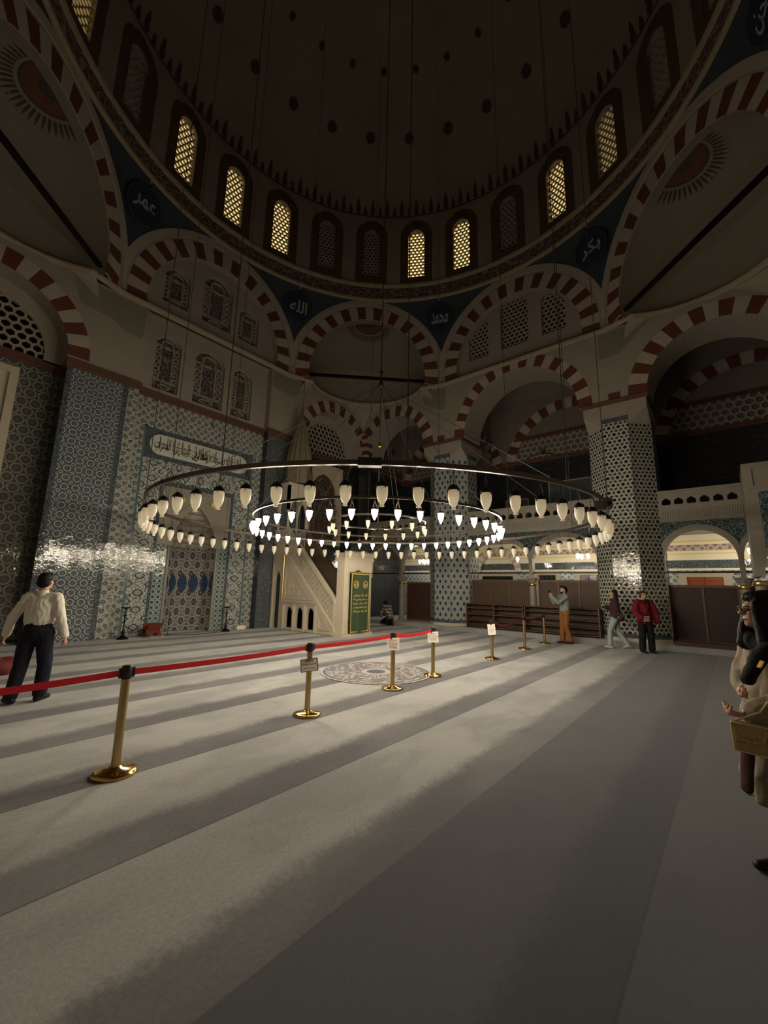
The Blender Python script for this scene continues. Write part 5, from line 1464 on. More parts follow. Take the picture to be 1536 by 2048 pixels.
for u in (-6.86, -6.27, -5.69, -5.12): mb.slab(FM, rect(u-.07, .0, u+.07, .90), (), -.03, 0); mb.slab(FM, rect(u-.03, .02, u+.03, .88), (), -.05, -.03)
mb.slab(FM, [(-6.88, 1.06), (-5.30, 1.06), (-6.88, 2.50)], [[(-6.80, 1.12), (-5.50, 1.12), (-6.80, 2.31)]], -.03, 0)
mb.slab(FM, [(-4.98, .14), (-4.36, .14), (-4.98, .78)], [[(-4.93, .19), (-4.5, .19), (-4.93, .64)]], -.03, 0)
for k in range(5):             # carved relief scrolls
    for j in range(5-k):
        cu, cz_ = -6.66+j*.27, 1.28+k*.24
        if cz_ < 1.12+(-5.50-cu)*.9-.10:
            mb.slab(FM, [(cu+.09*math.cos(t_/10*2*PI), cz_+.09*math.sin(t_/10*2*PI)) for t_ in range(10)], [[(cu+.06*math.cos(t_/10*2*PI), cz_+.06*math.sin(t_/10*2*PI)) for t_ in range(10)]], -.02, 0)
            mb.slab(FM, [(cu+.03*math.cos(t_/6*2*PI), cz_+.03*math.sin(t_/6*2*PI)) for t_ in range(6)], (), -.02, 0)
mb.build('carved_mouldings', 'marble', mn)
RH = 1.02                      # railing height above the string
for d_, nm in ((0.0, 'near'), (W-.10, 'far')):
    mb = MB()
    FSH = lambda u, z, d, d_=d_: Vector((d_+d, -u, z+(-u-4.2)*SL+.10))
    mb.slab(FSH, rect(-6.95, 0, -4.22, .14), (), -.03, .10, 0); mb.slab(FSH, rect(-6.95, .14, -4.22, .19), (), .0, .10, 0)
    mb.slab(FSH, rect(-6.95, RH-.12, -4.22, RH), (), -.03, .12, 0)
    mb.slab(FSH, rect(-4.34, .19, -4.22, RH-.12), (), 0, .10, 0); mb.slab(FSH, rect(-6.95, .19, -6.88, RH-.12), (), 0, .10, 0)
    if nm == 'near':
        hexgrille(mb, FSH, lambda u, z: -6.93 < u < -4.30 and .19 < z < RH-.13, -6.92, .24, -4.3, RH-.14, .112, .38, .01, .085, 0, 6); mb.slab(FSH, rect(-6.9, .19, -4.3, RH-.12), (), .086, .095, 1)  # brown sheet behind the lattice paints the stair's inner shade into the holes
    else: mb.slab(FSH, rect(-6.9, .19, -4.3, RH-.12), (), .03, .07, 0)
    mb.build('stair_railing', ['marble', 'railing_brown'] if nm == 'near' else 'railing_brown', mn)
for k in range(14):
    y0 = 4.2+2.7*k/14; mb = MB(); mb.box((.1, y0, 0), (W-.1, 6.95, .17*(k+1))); mb.build('step', 'marble', mn)
mb = MB()                      # rear block with passage arch, platform
pz = 2.66
mb.slab(FM, rect(-7.66, 0, -6.98, pz), [archwin(-7.34, .02, 1.75, .19, .36, 6)], 0, .12, 0)
mb.slab(FM, rect(-7.66, 0, -6.98, pz), [archwin(-7.34, .02, 1.75, .19, .36, 6)], W-.12, W, 0)
mb.box((-.02, 6.93, pz), (W+.02, 7.66, pz+.06), 0)
mb.slab(FM, archwin(-7.34, .02, 1.75, .19, .36, 6), (), W-.03, W-.02, 1)
for (a, b) in ((0, .08), (W-.08, W)): mb.box((a, 6.98, pz), (b, 7.66, pz+.95), 0)
mb.slab(FM, [(-7.60, .0), (-7.54, .0)] + parch(-7.34, 1.75, .20, .40, 6)[::-1][:0] + [(-7.54, 2.3), (-7.60, 2.3)], (), -.03, 0)
mb.build('rear_block', ['marble', 'tile_dark'], mn)
for (x_, y_) in ((.07, 7.0), (W-.07, 7.0), (.07, 7.58), (W-.07, 7.58)):
    mb = MB(); mb.lathe([(.06, 0), (.06, .06), (.042, .1), (.04, 1.45), (.065, 1.55), (.065, 1.62)], c=(x_, y_, pz+.06), n=12); mb.build('kiosk_column', 'marble', mn)
mb = MB()
zt = pz+1.68
FK = FP((0, 7.0, 0), (1, 0, 0), (0, 0, 1), (0, 1, 0))
mb.slab(FK, [(0, zt), (.12, zt)] + parch(W/2, zt, W/2-.12, .5, 8)[::-1] + [(W-.12, zt), (W, zt), (W, zt+.95), (0, zt+.95)], (), -.04, .06)
mb.slab(FM, [(-7.62, zt), (-7.54, zt)] + parch(-7.29, zt, .25, .45, 8)[::-1] + [(-7.04, zt), (-6.96, zt), (-6.96, zt+.95), (-7.62, zt+.95)], (), 0, .1)
mb.slab(FM, [(-7.62, zt), (-7.54, zt)] + parch(-7.29, zt, .25, .45, 8)[::-1] + [(-7.04, zt), (-6.96, zt), (-6.96, zt+.95), (-7.62, zt+.95)], (), W-.1, W)
mb.box((-.06, 6.90, zt+.95), (W+.06, 7.68, zt+1.06))
mb.build('kiosk_arches', 'marble', mn)
SP = (W/2+.02, 7.12, 0)
mb = MB(); mb.lathe([(.52, zt+1.06), (.52, zt+1.75), (.56, zt+1.8)], c=SP, n=8, smooth=False); mb.build('spire_drum', 'spirelead', mn)
mb = MB()
n = 16
for k in range(n):             # fluted cone
    a0, a1 = 2*PI*k/n, 2*PI*(k+1)/n; am = (a0+a1)/2
    L = [(.50, zt+1.8), (.44, zt+2.2), (.30, zt+2.95), (.13, zt+3.75), (.03, zt+4.1)]
    for j in range(4):
        (r0, z0), (r1, z1) = L[j], L[j+1]
        P = lambda r, a, z: (SP[0]+r*math.cos(a), SP[1]+r*math.sin(a), z)
        mb.face([P(r0, a0, z0), P(r0*1.10, am, z0), P(r1*1.10, am, z1), P(r1, a0, z1)]); mb.face([P(r0*1.10, am, z0), P(r0, a1, z0), P(r1, a1, z1), P(r1*1.10, am, z1)])
mb.build('spire_cone', 'spirelead', mn)
mb = MB(); mb.lathe([(.02, zt+4.08), (.05, zt+4.13), (.02, zt+4.18), (.035, zt+4.23), (.01, zt+4.27), (.008, zt+4.4), (0, zt+4.42)], c=SP, n=10); mb.build('spire_finial', 'gold', mn)
mb = MB(); mb.lathe([(.025, .96), (.025, 2.62)], c=(-.05, 6.92, 0), n=8); mb.build('gilt_corner_tube', 'gold', mn)
# gate of the stair
G0, G1 = -.0, 1.32
mb = MB()
y0, y1 = 3.86, 4.20
mb.slab(FMF, rect(.02, 0, G1-.02, 2.34), [[(.26, .02), (G1-.26, .02), (G1-.26, 1.95), (G1/2, 2.1), (.26, 1.95)]], y0, y1, 0)
for z0, z1, ex in ((2.34, 2.40, .03), (2.40, 2.48, .06), (2.48, 2.53, .04), (2.53, 2.62, .09)):
    mb.box((.02-ex, y0-ex, z0), (G1-.02+ex, y1+ex, z1))
for u in (.06, .17, G1-.17, G1-.06): mb.slab(FMF, rect(u-.02, .12, u+.02, 2.3), (), y0-.02, y0)
mb.box((-.03, y0-.04, 0), (G1+.03, y1+.03, .10))
nn = 13
for k in range(nn): 
    u = .03+(G1-.06)*k/(nn-1); mb.slab(FMF, [(u-.04, 2.62), (u+.04, 2.62), (u+.025, 2.66), (u, 2.69), (u-.025, 2.66)], (), y0-.05, y0+.02)
mb.slab(FMF, rect(.3, 2.12, G1-.3, 2.28), (), y0-.015, y0)
mb.build('stair_gate', 'marble', mn)
# banner
bn = empty('green_banner', (3.12, 3.765, 0), label='green cloth banner with gold Arabic lettering hung over the pulpit gate', cat='banner')
mb = MB()
def bfn(u, v):
    return Vector((.0+.92*u, .02*math.sin(u*9)*(1-v)+.012*math.sin(u*23+v*3)*(1-v), .10+1.90*v))
mb.grid(bfn, 24, 12, 0, uvfn=lambda u, v: (u, v*2)); mb.build('cloth', 'green_cloth', bn)
mb = MB()
FB = lambda u, z, d: Vector((u, -.014+d+.02*math.sin(u/.92*9)*(1-(z-.1)/1.9), z))
mb.slab(FB, [(.03, .13)] + [(.03+.86*k/12, .13) for k in range(1, 13)] + [(.89, 1.97)] + [(.89-.86*k/12, 1.97) for k in range(1, 13)], [[(.055, .155)] + [(.055+.81*k/12, .155) for k in range(1, 13)] + [(.865, 1.945)] + [(.865-.81*k/12, 1.945) for k in range(1, 13)]], -.004, 0)
mb.build('gold_border', 'goldpaint', bn)
for u_, w_ in ((.25, 'الله'), (.68, 'محمد')):
    mb = MB(); mb.slab(FB, [(u_+.115*math.cos(t_/20*2*PI), 1.62+.12*math.sin(t_/20*2*PI)) for t_ in range(20)], [[(u_+.095*math.cos(t_/20*2*PI), 1.62+.10*math.sin(t_/20*2*PI)) for t_ in range(20)]], -.004, 0); mb.build('gold_roundel', 'goldpaint', bn)
    put_text(shape_ar(w_), .2, FB, u_, 1.62, -.006, 'goldpaint', bn, fit=.15, fith=.12)
for k, w_ in enumerate(('قال الله وتعالى', 'سبحانه وتعالى لله', 'كلما دخل عليها', 'زكريا المحراب', 'قال الله سبحانه')):
    put_text(shape_ar(w_), .2, FB, .46, 1.27-.125*k, -.006, 'goldpaint', bn, fit=.66, fith=.075)
mb = MB(); mb.bar((-.02, .01, 2.01), (.94, .01, 2.01), .02, .02); mb.build('banner_rod', 'brass', bn)

# ================================================================== THINGS NEAR THE MIHRAB
def candlestick(x, y, label, h=.86):
    e = empty('candlestick', (x, y, 0), label=label, cat='candlestick')
    mb = MB(); mb.lathe([(0, 0), (.15, 0), (.14, .03), (.06, .09), (.035, .14), (.06, .18), (.03, .23), (.018, .3), (.018, h-.25), (.04, h-.22), (.02, h-.17), (.018, h-.05)], n=16); mb.build('stem', 'blackmetal', e)
    mb = MB(); mb.lathe([(.018, h-.05), (.10, h-.03), (.13, h), (.10, h+.005), (0, h)], n=16); mb.build('drip_tray', 'blackmetal', e)
    return e
candlestick(-1.98, 7.48, 'tall black candlestick left of the prayer niche')
candlestick(1.10, 7.52, 'slimmer candlestick right of the prayer niche', .80)
e = empty('reading_stand', (-1.22, 7.45, 0), .35, label='low red brown folding reading stand before the niche', cat='book stand')
for s1 in (-1, 1):
    mb = MB(); M = Matrix.Rotation(s1*.55, 4, 'X')
    mb.slab(lambda u, z, d, M=M: M @ Vector((u, d, z-.19)) + Vector((0, 0, .19)), [(-.24, .0), (-.16, .0), (-.10, .10), (.10, .10), (.16, .0), (.24, .0), (.24, .42), (-.24, .42)], (), -.01, .01); mb.build('crossed_board', 'wood_red', e)
e = empty('microphone_stand', (-.72, 7.62, 0), label='thin black microphone stand in front of the niche', cat='microphone stand')
mb = MB(); mb.lathe([(0, 0), (.09, 0), (.09, .015), (0, .02)], n=16); mb.build('base', 'blackmetal', e)
mb = MB(); mb.tube([(0, 0, .01), (.01, 0, .5), (.0, -.03, .62)], .009, 6); mb.build('pole', 'blackmetal', e)
mb = MB(); mb.lathe([(0, -.04), (.02, -.035), (.022, .01), (.015, .03), (0, .035)], c=(0, -.03, .65), n=10); mb.build('microphone', 'black_plastic', e)
mb = MB(); mb.tube([(-.66, 7.60, .012), (-.45, 7.35, .012), (-.1, 7.2, .012), (.3, 7.25, .012), (.8, 7.45, .012)], .008, 5); tag(mb.build('floor_cable', 'black_plastic'), 'black cable lying on the carpet before the niche', 'cable')
e = empty('white_floor_box', (1.85, 7.86, 0), label='small cream box on the floor against the wall right of the niche', cat='box')
mb = MB(); mb.box((-.16, -.08, 0), (.16, .08, .12)); mb.build('box_body', 'white_paper', e)
mb = MB(); mb.box((-.165, -.085, .12), (.165, .085, .14)); mb.build('box_lid', 'calpanel', e)

# ================================================================== BARRIER
def disc_prof(): return [(0, .012), (.155, .012), (.166, 0), (.172, .006), (.170, .022), (.14, .034), (.055, .046), (.045, .06), (.0, .06)]
POSTS = []
def stanchion(x, y, label, h=.86, old=False):
    e = empty('barrier_post', (x, y, 0), label=label, cat='barrier post', group=None); POSTS.append(e)
    mb = MB(); mb.lathe([(0, 0)] + disc_prof()[2:], n=32); mb.build('base_disc', 'brass', e)
    mb = MB(); mb.lathe([(.035, .05), (.035, h-.11)], n=16); mb.build('pole', 'pole_brass', e)
    mb = MB(); mb.lathe([(.034, h-.11), (.039, h-.11), (.041, h-.01), (.034, h), (0, h)], n=16)
    for s1 in (-1, 1): mb.box((s1*.047-.014, -.014, h-.10), (s1*.047+.014, .014, h-.02))
    mb.build('belt_head', 'black_plastic', e)
    return e
ST = [(-5.02, -1.50), (-2.89, -1.41), (-1.11, -1.34), (.17, -1.26), (2.71, -1.21), (4.88, -1.12), (6.5, -1.10)]
SLB = ['nearest brass barrier post, at the left, without a sign', 'brass barrier post carrying the large red lettered sign', 'brass barrier post with a small sign in front of the carpet medallion', 'brass barrier post at the right rim of the carpet medallion where the bright belt ends', 'brass barrier post with a small sign standing alone past the medallion', 'slim brass barrier post without sign, left one of the far pair', 'slim brass barrier post nearest the shoe racks, right one of the far pair']
for (p, l) in zip(ST, SLB): stanchion(p[0], p[1], l)
stanchion(-7.25, -1.56, 'brass barrier post outside the left edge holding the belt end')
def belt(a, b, label, mat, sag=.012, hw=.026, nseg=16):
    mb = MB(); A = Vector((a[0], a[1], .80)); B = Vector((b[0], b[1], .80)); d = (B-A).normalized(); A += d*.064; B -= d*.064
    side = Vector((-d.y, d.x, 0))
    def P(t, z, o): q = A.lerp(B, t); return q+Vector((0, 0, z-4*sag*t*(1-t)))+side*o
    for k in range(nseg):
        t0, t1 = k/nseg, (k+1)/nseg
        for o, fl in ((-.0012, 1), (.0012, 0)):
            q = [P(t0, -hw, o), P(t1, -hw, o), P(t1, hw, o), P(t0, hw, o)]
            mb.face(q if fl else q[::-1], 0)
        mb.face([P(t0, hw, -.0012), P(t1, hw, -.0012), P(t1, hw, .0012), P(t0, hw, .0012)])
        mb.face([P(t0, -hw, .0012), P(t1, -hw, .0012), P(t1, -hw, -.0012), P(t0, -hw, -.0012)])
    tag(mb.build('barrier_belt', mat), label, 'barrier belt')
belt((-7.25, -1.56), ST[0], 'red belt leaving the nearest post towards the left edge', 'belt_red', .02)
belt(ST[0], ST[1], 'red belt between the nearest post and the post with the large sign', 'belt_red')
belt(ST[1], ST[2], 'red belt between the large sign post and the first small sign post', 'belt_red')
belt(ST[2], ST[3], 'short bright red belt above the carpet medallion', 'belt_red', .03)
belt(ST[4], ST[5], 'dull red belt in front of the shoe racks', 'belt_dark', .10)
belt(ST[5], ST[6], 'thin dull belt between the two far barrier posts', 'belt_dark', .05)
CAMXY = Vector((CX, CY, 0))
def sign(i, w, h, z, label, lines, roll=0.0, yaw_off=0.0, border=False, scal=False, tiltz=.30):
    x, y = ST[i]; p = Vector((x, y, 0)); n = (CAMXY-p).normalized()
    n = Matrix.Rotation(yaw_off, 3, 'Z') @ n
    U = Vector((-n.y, n.x, 0)); 
    if U.dot(rt) < 0: U = -U
    Vv = Vector((0, 0, 1)); U2 = U*math.cos(roll)+Vv*math.sin(roll); V2 = -U*math.sin(roll)+Vv*math.cos(roll)
    V2 = (V2-n*tiltz).normalized(); nn3 = U2.cross(V2).normalized(); nn3 = nn3 if nn3.dot(n) > 0 else -nn3
    O = p+n*.070+Vector((0, 0, z))
    F = FP(O, U2, V2, -n)
    e = empty('notice_sign', O-p, label=label, parent=POSTS[i])
    F = FP((0, 0, 0), U2, V2, -nn3)
    mb = MB()
    if scal:
        nn_ = 5; ol = []
        for k in range(nn_*4+1): ol.append((w/2-.008*abs(math.sin(PI*k/4)), -h/2+h*k/(nn_*4)))
        for k in range(nn_*4+1): ol.append((-w/2+.008*abs(math.sin(PI*k/4)), h/2-h*k/(nn_*4)))
        mb.slab(F, ol, (), 0, .006)
    else: mb.slab(F, rect(-w/2, -h/2, w/2, h/2), (), 0, .006)
    mb.build('board', 'white_paper', e)
    if border:
        mb = MB(); n_ = 16
        for k in range(n_):    # black and white cord edge
            for (a, b) in (((-w/2, -h/2), (w/2, -h/2)), ((w/2, -h/2), (w/2, h/2)), ((w/2, h/2), (-w/2, h/2)), ((-w/2, h/2), (-w/2, -h/2))):
                t0, t1 = k/n_, (k+.62)/n_
                p0 = F(a[0]+(b[0]-a[0])*t0, a[1]+(b[1]-a[1])*t0, -.001); p1 = F(a[0]+(b[0]-a[0])*t1, a[1]+(b[1]-a[1])*t1, -.001); mb.bar(p0, p1, .009, .009)
        mb.build('corded_edge', 'ink_dark', e)
    mb = MB(); mb.bar(F(0, 0, .006), F(0, 0, .03), .03, .03); mb.build('clip', 'black_plastic', e)
    for (txt, zc, fw_, fh_, m, ar) in lines:
        put_text(shape_ar(txt) if ar else txt, .05, F, 0, zc, -.002, m, e, fit=fw_, fith=fh_)
    return e
AF.update({'ص': ('\uFEB9', '\uFEBA', '\uFEBB', '\uFEBC'), 'أ': ('\uFE83', '\uFE84', None, None)})
sign(1, .205, .165, .60, 'large notice NAMAZI ONDE KILINIZ in red with Arabic below on a barrier post', [('NAMAZI', .052, .10, .026, 'ink_red', 0), ('ÖNDE KILINIZ', .012, .17, .028, 'ink_red', 0), ('صلوا في الأمام', -.042, .15, .036, 'ink_dark', 1)], roll=.12, border=True, tiltz=.75)
sl = [('ZİYARETÇİLERİN', .062, .155, .017, 'ink_red', 0), ('GEÇMESİ YASAK', .035, .12, .016, 'ink_red', 0), ('ONLY WORSHIP AREA', .004, .165, .015, 'ink_dark', 0), ('PLEASE DON\'T', -.028, .13, .016, 'ink_dark', 0), ('GO FURTHER', -.056, .12, .015, 'ink_dark', 0)]
sign(2, .205, .19, .685, 'small notice in red and black lettering left of the medallion rim', sl, roll=.02, scal=True)
sign(3, .205, .19, .69, 'small notice in red and black lettering right of the medallion rim', sl, roll=.05, scal=True)
sign(4, .17, .24, .66, 'small upright notice tilted on the post standing alone past the medallion', [(t_[0], t_[1]*1.1, t_[2]*.85, t_[3], t_[4], t_[5]) for t_ in sl], roll=.10)
e = empty('folded_garment', (-4.98, 3.95, 0), label='dark red brown bundle of clothing on the carpet at the left edge', cat='bundle')
mb = MB(); random.seed(3)
mb.grid(lambda u, v: Vector(((.26*math.cos(2*PI*u)+.03*math.sin(9*u*PI))*math.sin(PI*(v*.98+.02))**.6, .20*math.sin(2*PI*u)*math.sin(PI*(v*.98+.02))**.6, .13-.13*math.cos(PI*v)+.02*math.sin(14*u))), 30, 12, 0); mb.build('folded_cloth', 'cushion', e)
# ================================================================== PEOPLE
def V(*a): return Vector(a)
def add_ell(mb, c, r, R=None, nu=14, nv=9):
    c = Vector(c); R = R or Matrix.Identity(3)
    i0 = len(mb.v)
    mb.v.append(tuple(c+R @ Vector((0, 0, -r[2]))))
    for j in range(1, nv):
        t = -PI/2+PI*j/nv
        for i in range(nu):
            a = 2*PI*i/nu
            mb.v.append(tuple(c+R @ Vector((r[0]*math.cos(t)*math.cos(a), r[1]*math.cos(t)*math.sin(a), r[2]*math.sin(t)))))
    mb.v.append(tuple(c+R @ Vector((0, 0, r[2]))))
    def F(*f): mb.f.append(f); mb.m.append(0); mb.sm.append(True); mb.uv.append([(0, 0)]*len(f))
    for i in range(nu): F(i0, i0+1+(i+1) % nu, i0+1+i)
    for j in range(nv-2):
        for i in range(nu):
            a = i0+1+j*nu+i; b = i0+1+j*nu+(i+1) % nu; F(a, b, b+nu, a+nu)
    top = i0+1+(nv-1)*nu; b0 = i0+1+(nv-2)*nu
    for i in range(nu): F(b0+i, b0+(i+1) % nu, top)
def add_cap(mb, p, q, r0, r1, k=(1, 1), ref=None, n=14):
    """closed tapered limb with round ends; k flattens it across / along the reference direction"""
    p, q = Vector(p), Vector(q); d = q-p; L = d.length
    if L < 1e-5: return
    t = d/L; ref = Vector(ref) if ref else (Vector((0, 1, 0)) if abs(t.y) < .9 else Vector((1, 0, 0)))
    a = (ref-t*ref.dot(t)).normalized(); b = t.cross(a)
    prof = []
    for j in range(5): th = -PI/2+PI/2*j/4; prof.append((r0*math.cos(th), r0*math.sin(th)*.8))
    for j in range(5): th = PI/2*j/4; prof.append((r1*math.cos(th), L+r1*math.sin(th)*.8))
    i0 = len(mb.v)
    for (r, z) in prof:
        r = max(r, 1e-4)
        for i in range(n):
            w = 2*PI*i/n; mb.v.append(tuple(p+t*z+a*(r*k[1]*math.cos(w))+b*(r*k[0]*math.sin(w))))
    def F(*f): mb.f.append(f); mb.m.append(0); mb.sm.append(True); mb.uv.append([(0, 0)]*len(f))
    for j in range(len(prof)-1):
        for i in range(n):
            x = i0+j*n+i; y = i0+j*n+(i+1) % n; F(x, y, y+n, x+n)
    F(*[i0+i for i in range(n)][::-1]); F(*[i0+(len(prof)-1)*n+i for i in range(n)])
def skinblob(mb, name, mat, parent, voxel=.014, smooth=3, wr=0.0, wsc=9.0, seed=0, stretch=(1, 1, .45), cut=None):
    """fuse overlapping limbs into one continuous surface"""
    o = mb.build(name, mat)
    md = o.modifiers.new('r', 'REMESH'); md.mode = 'VOXEL'; md.voxel_size = voxel; md.use_smooth_shade = True
    if smooth:
        s_ = o.modifiers.new('s', 'SMOOTH'); s_.iterations = smooth; s_.factor = .6
    dg = bpy.context.evaluated_depsgraph_get(); dg.update()
    me = bpy.data.meshes.new_from_object(o.evaluated_get(dg))
    old = o.data; o.modifiers.clear(); o.data = me; bpy.data.meshes.remove(old)
    me.name = name
    me.materials.clear(); me.materials.append(M_[mat])
    if wr:
        me.update(); ns = [v.normal.copy() for v in me.vertices]
        for v, nn in zip(me.vertices, ns):
            c = Vector((v.co.x*stretch[0], v.co.y*stretch[1], v.co.z*stretch[2]))*wsc+Vector((seed, 0, 0))
            w = noise.noise(c); w2 = 1-abs(noise.noise(c*1.9+Vector((3, 1, 7))))*2
            v.co += nn*wr*(w*.7+w2*.5)
    for p in me.polygons: p.use_smooth = True
    if parent: o.parent = parent
    return o
def hand(mb, w, d, nrm, side, curl=.5, s=1.0, thumb=1):
    """palm, four unequal bent fingers and a thumb from the palm's side; side = direction towards the thumb"""
    w, d, nrm, side = Vector(w), Vector(d).normalized(), Vector(nrm), Vector(side)
    nrm = (nrm-d*nrm.dot(d)).normalized(); side = (side-d*side.dot(d)-nrm*side.dot(nrm)).normalized()
    add_cap(mb, w-d*.02*s, w+d*.075*s, .026*s, .036*s, (1.0, .48), nrm)
    Ls = (.070, .078, .073, .057)
    for i in range(4):
        o = (1.5-i)*.0205*s; b = w+d*(.082-.004*abs(i-1.2))*s+side*o
        c = curl*(1+.12*i); dd = d.copy(); p = b
        for j, fr in enumerate((.45, .32, .23)):
            R = Matrix.Rotation(c*(.7 if j == 0 else 1.0), 3, dd.cross(nrm))
            dd = (R @ dd).normalized(); q = p+dd*Ls[i]*fr*s; r = (.0088-.0011*j)*s
            add_cap(mb, p, q, r, r-.0008*s, n=8); p = q
    tb = w+d*.025*s+side*.028*s; td = (d*.75+side*.75+nrm*.25).normalized()
    q = tb+td*.036*s; add_cap(mb, tb, q, .0125*s, .0105*s, n=8); td = (d+nrm*.35*curl*2+side*.15).normalized(); add_cap(mb, q, q+td*.028*s, .0105*s, .0085*s, n=8)
def head(mb, c, R, s=1.0):
    c = Vector(c)
    P = lambda x, y, z: c+R @ Vector((x, y, z))*s
    add_ell(mb, P(0, -.012, .018), (.076*s, .094*s, .098*s), R)
    add_ell(mb, P(0, .030, -.045), (.058*s, .062*s, .070*s), R)
    add_ell(mb, P(0, .060, -.085), (.030*s, .026*s, .022*s), R)          # chin
    add_ell(mb, P(0, .072, .030), (.050*s, .020*s, .016*s), R)           # brow
    add_cap(mb, P(0, .082, .018), P(0, .108, -.022), .010*s, .014*s, n=8)  # nose
    for sx in (-1, 1):
        add_ell(mb, P(sx*.078, -.008, -.012), (.010*s, .020*s, .030*s), R)
        add_ell(mb, P(sx*.040, .062, -.020), (.022*s, .022*s, .022*s), R)  # cheeks
    add_ell(mb, P(0, .082, -.055), (.024*s, .014*s, .006*s), R); add_ell(mb, P(0, .081, -.064), (.020*s, .013*s, .006*s), R)
    add_cap(mb, P(0, -.02, -.06), P(0, -.035, -.16), .052*s, .056*s)
def face_bits(c, R, s, parent):
    c = Vector(c)
    for sx in (-1, 1):
        mb = MB(); add_ell(mb, c+R @ Vector((sx*.030, .083, .004))*s, (.013*s, .008*s, .006*s), R, 10, 6); mb.build('eye', 'ink_dark', parent)
        mb = MB(); add_ell(mb, c+R @ Vector((sx*.032, .091, .026))*s, (.020*s, .006*s, .004*s), R, 10, 6); mb.build('eyebrow', 'hair_black', parent)
    mb = MB(); add_ell(mb, c+R @ Vector((0, .094, -.059))*s, (.021*s, .006*s, .006*s), R, 10, 6); mb.build('lips', 'wood_red', parent)
def mirror_default(H):
    k = H/1.70
    return {'pelvis': V(0, 0, .93)*k, 'waist': V(0, .0, 1.06)*k, 'chest': V(0, 0, 1.27)*k, 'neck': V(0, -.01, 1.43)*k, 'head': V(0, .015, 1.585)*k,
            'shL': V(-.175, -.01, 1.385)*k, 'shR': V(.175, -.01, 1.385)*k, 'elL': V(-.235, -.02, 1.11)*k, 'elR': V(.235, -.02, 1.11)*k, 'wrL': V(-.25, .05, .87)*k, 'wrR': V(.25, .05, .87)*k,
            'hipL': V(-.09, 0, .89)*k, 'hipR': V(.09, 0, .89)*k, 'knL': V(-.10, .015, .48)*k, 'knR': V(.10, .015, .48)*k, 'anL': V(-.105, -.02, .085)*k, 'anR': V(.105, -.02, .085)*k, 'k': k}
def R3(yaw=0, pitch=0, roll=0): return Matrix.Rotation(yaw, 3, 'Z') @ Matrix.Rotation(pitch, 3, 'X') @ Matrix.Rotation(roll, 3, 'Y')
def build_body(J, root, skin, HR, hands=None, voxel=.010):
    k = J['k']; mb = MB()
    head(mb, J['head'], HR, k)
    add_cap(mb, J['neck']-V(0, 0, .03)*k, J['head']+V(0, -.02, -.05)*k, .058*k, .052*k)
    add_cap(mb, J['pelvis'], J['waist'], .125*k, .105*k, (1.15, .8)); add_cap(mb, J['waist'], J['chest'], .105*k, .125*k, (1.2, .8)); add_cap(mb, J['chest'], J['neck']-V(0, 0, .06)*k, .13*k, .07*k, (1.15, .75))
    for s_ in 'LR':
        sg = -1 if s_ == 'L' else 1
        add_cap(mb, J['neck']-V(0, 0, .05)*k, J['sh'+s_], .05*k, .052*k)
        add_cap(mb, J['sh'+s_], J['el'+s_], .050*k, .038*k); add_cap(mb, J['el'+s_], J['wr'+s_], .038*k, .024*k)
        hd = (hands or {}).get(s_) or dict(d=(J['wr'+s_]-J['el'+s_]).normalized()*1.0, n=V(-sg, 0, 0), side=V(0, 1, 0), curl=.45)
        hand(mb, J['wr'+s_], hd['d'], hd['n'], hd['side'], hd.get('curl', .5), k)
        add_cap(mb, J['hip'+s_], J['kn'+s_], .082*k, .052*k); add_cap(mb, J['kn'+s_], J['an'+s_], .052*k, .034*k)
        fd = J.get('ft'+s_, V(0, 1, 0))
        add_cap(mb, J['an'+s_]-fd*.02*k-V(0, 0, .045)*k, J['an'+s_]+fd*.14*k-V(0, 0, .055)*k, .034*k, .026*k)
    return skinblob(mb, 'body', skin, root, voxel, 2)
def shoes(J, root, mat, name='shoe'):
    k = J['k']
    for s_ in 'LR':
        fd = J.get('ft'+s_, V(0, 1, 0)); mb = MB(); a = J['an'+s_]
        add_cap(mb, a-fd*.045*k-V(0, 0, .040)*k, a+fd*.15*k-V(0, 0, .050)*k, .046*k, .036*k, (1.0, .9), (0, 0, 1)); add_cap(mb, a-V(0, 0, .03)*k-fd*.02, a+V(0, 0, .02)*k-fd*.02, .044*k, .042*k)
        o = skinblob(mb, name, mat, root, .010, 2)
        zmin = min(v.co.z for v in o.data.vertices)
        for v in o.data.vertices: v.co.z = max(v.co.z, a.z-.083*k)
def trousers(J, root, mat, rt_=.088, rk=.070, ra=.062, top=None, name='trousers', wr=.010, seed=1, end=.02, tr=.120):
    k = J['k']; mb = MB(); top = top or (J['waist']-V(0, 0, .0)*k)
    add_cap(mb, J['pelvis']-V(0, 0, .03)*k, top, (tr+.015)*k, tr*k, (1.18, .85))
    for s_ in 'LR':
        add_cap(mb, J['hip'+s_]+V(0, 0, .02)*k, J['kn'+s_], (rt_+.012)*k, rk*k, (1, 1)); add_cap(mb, J['kn'+s_], J['an'+s_]+V(0, 0, end)*k, rk*k, ra*k)
    return skinblob(mb, name, mat, root, .012, 2, wr, 9, seed)
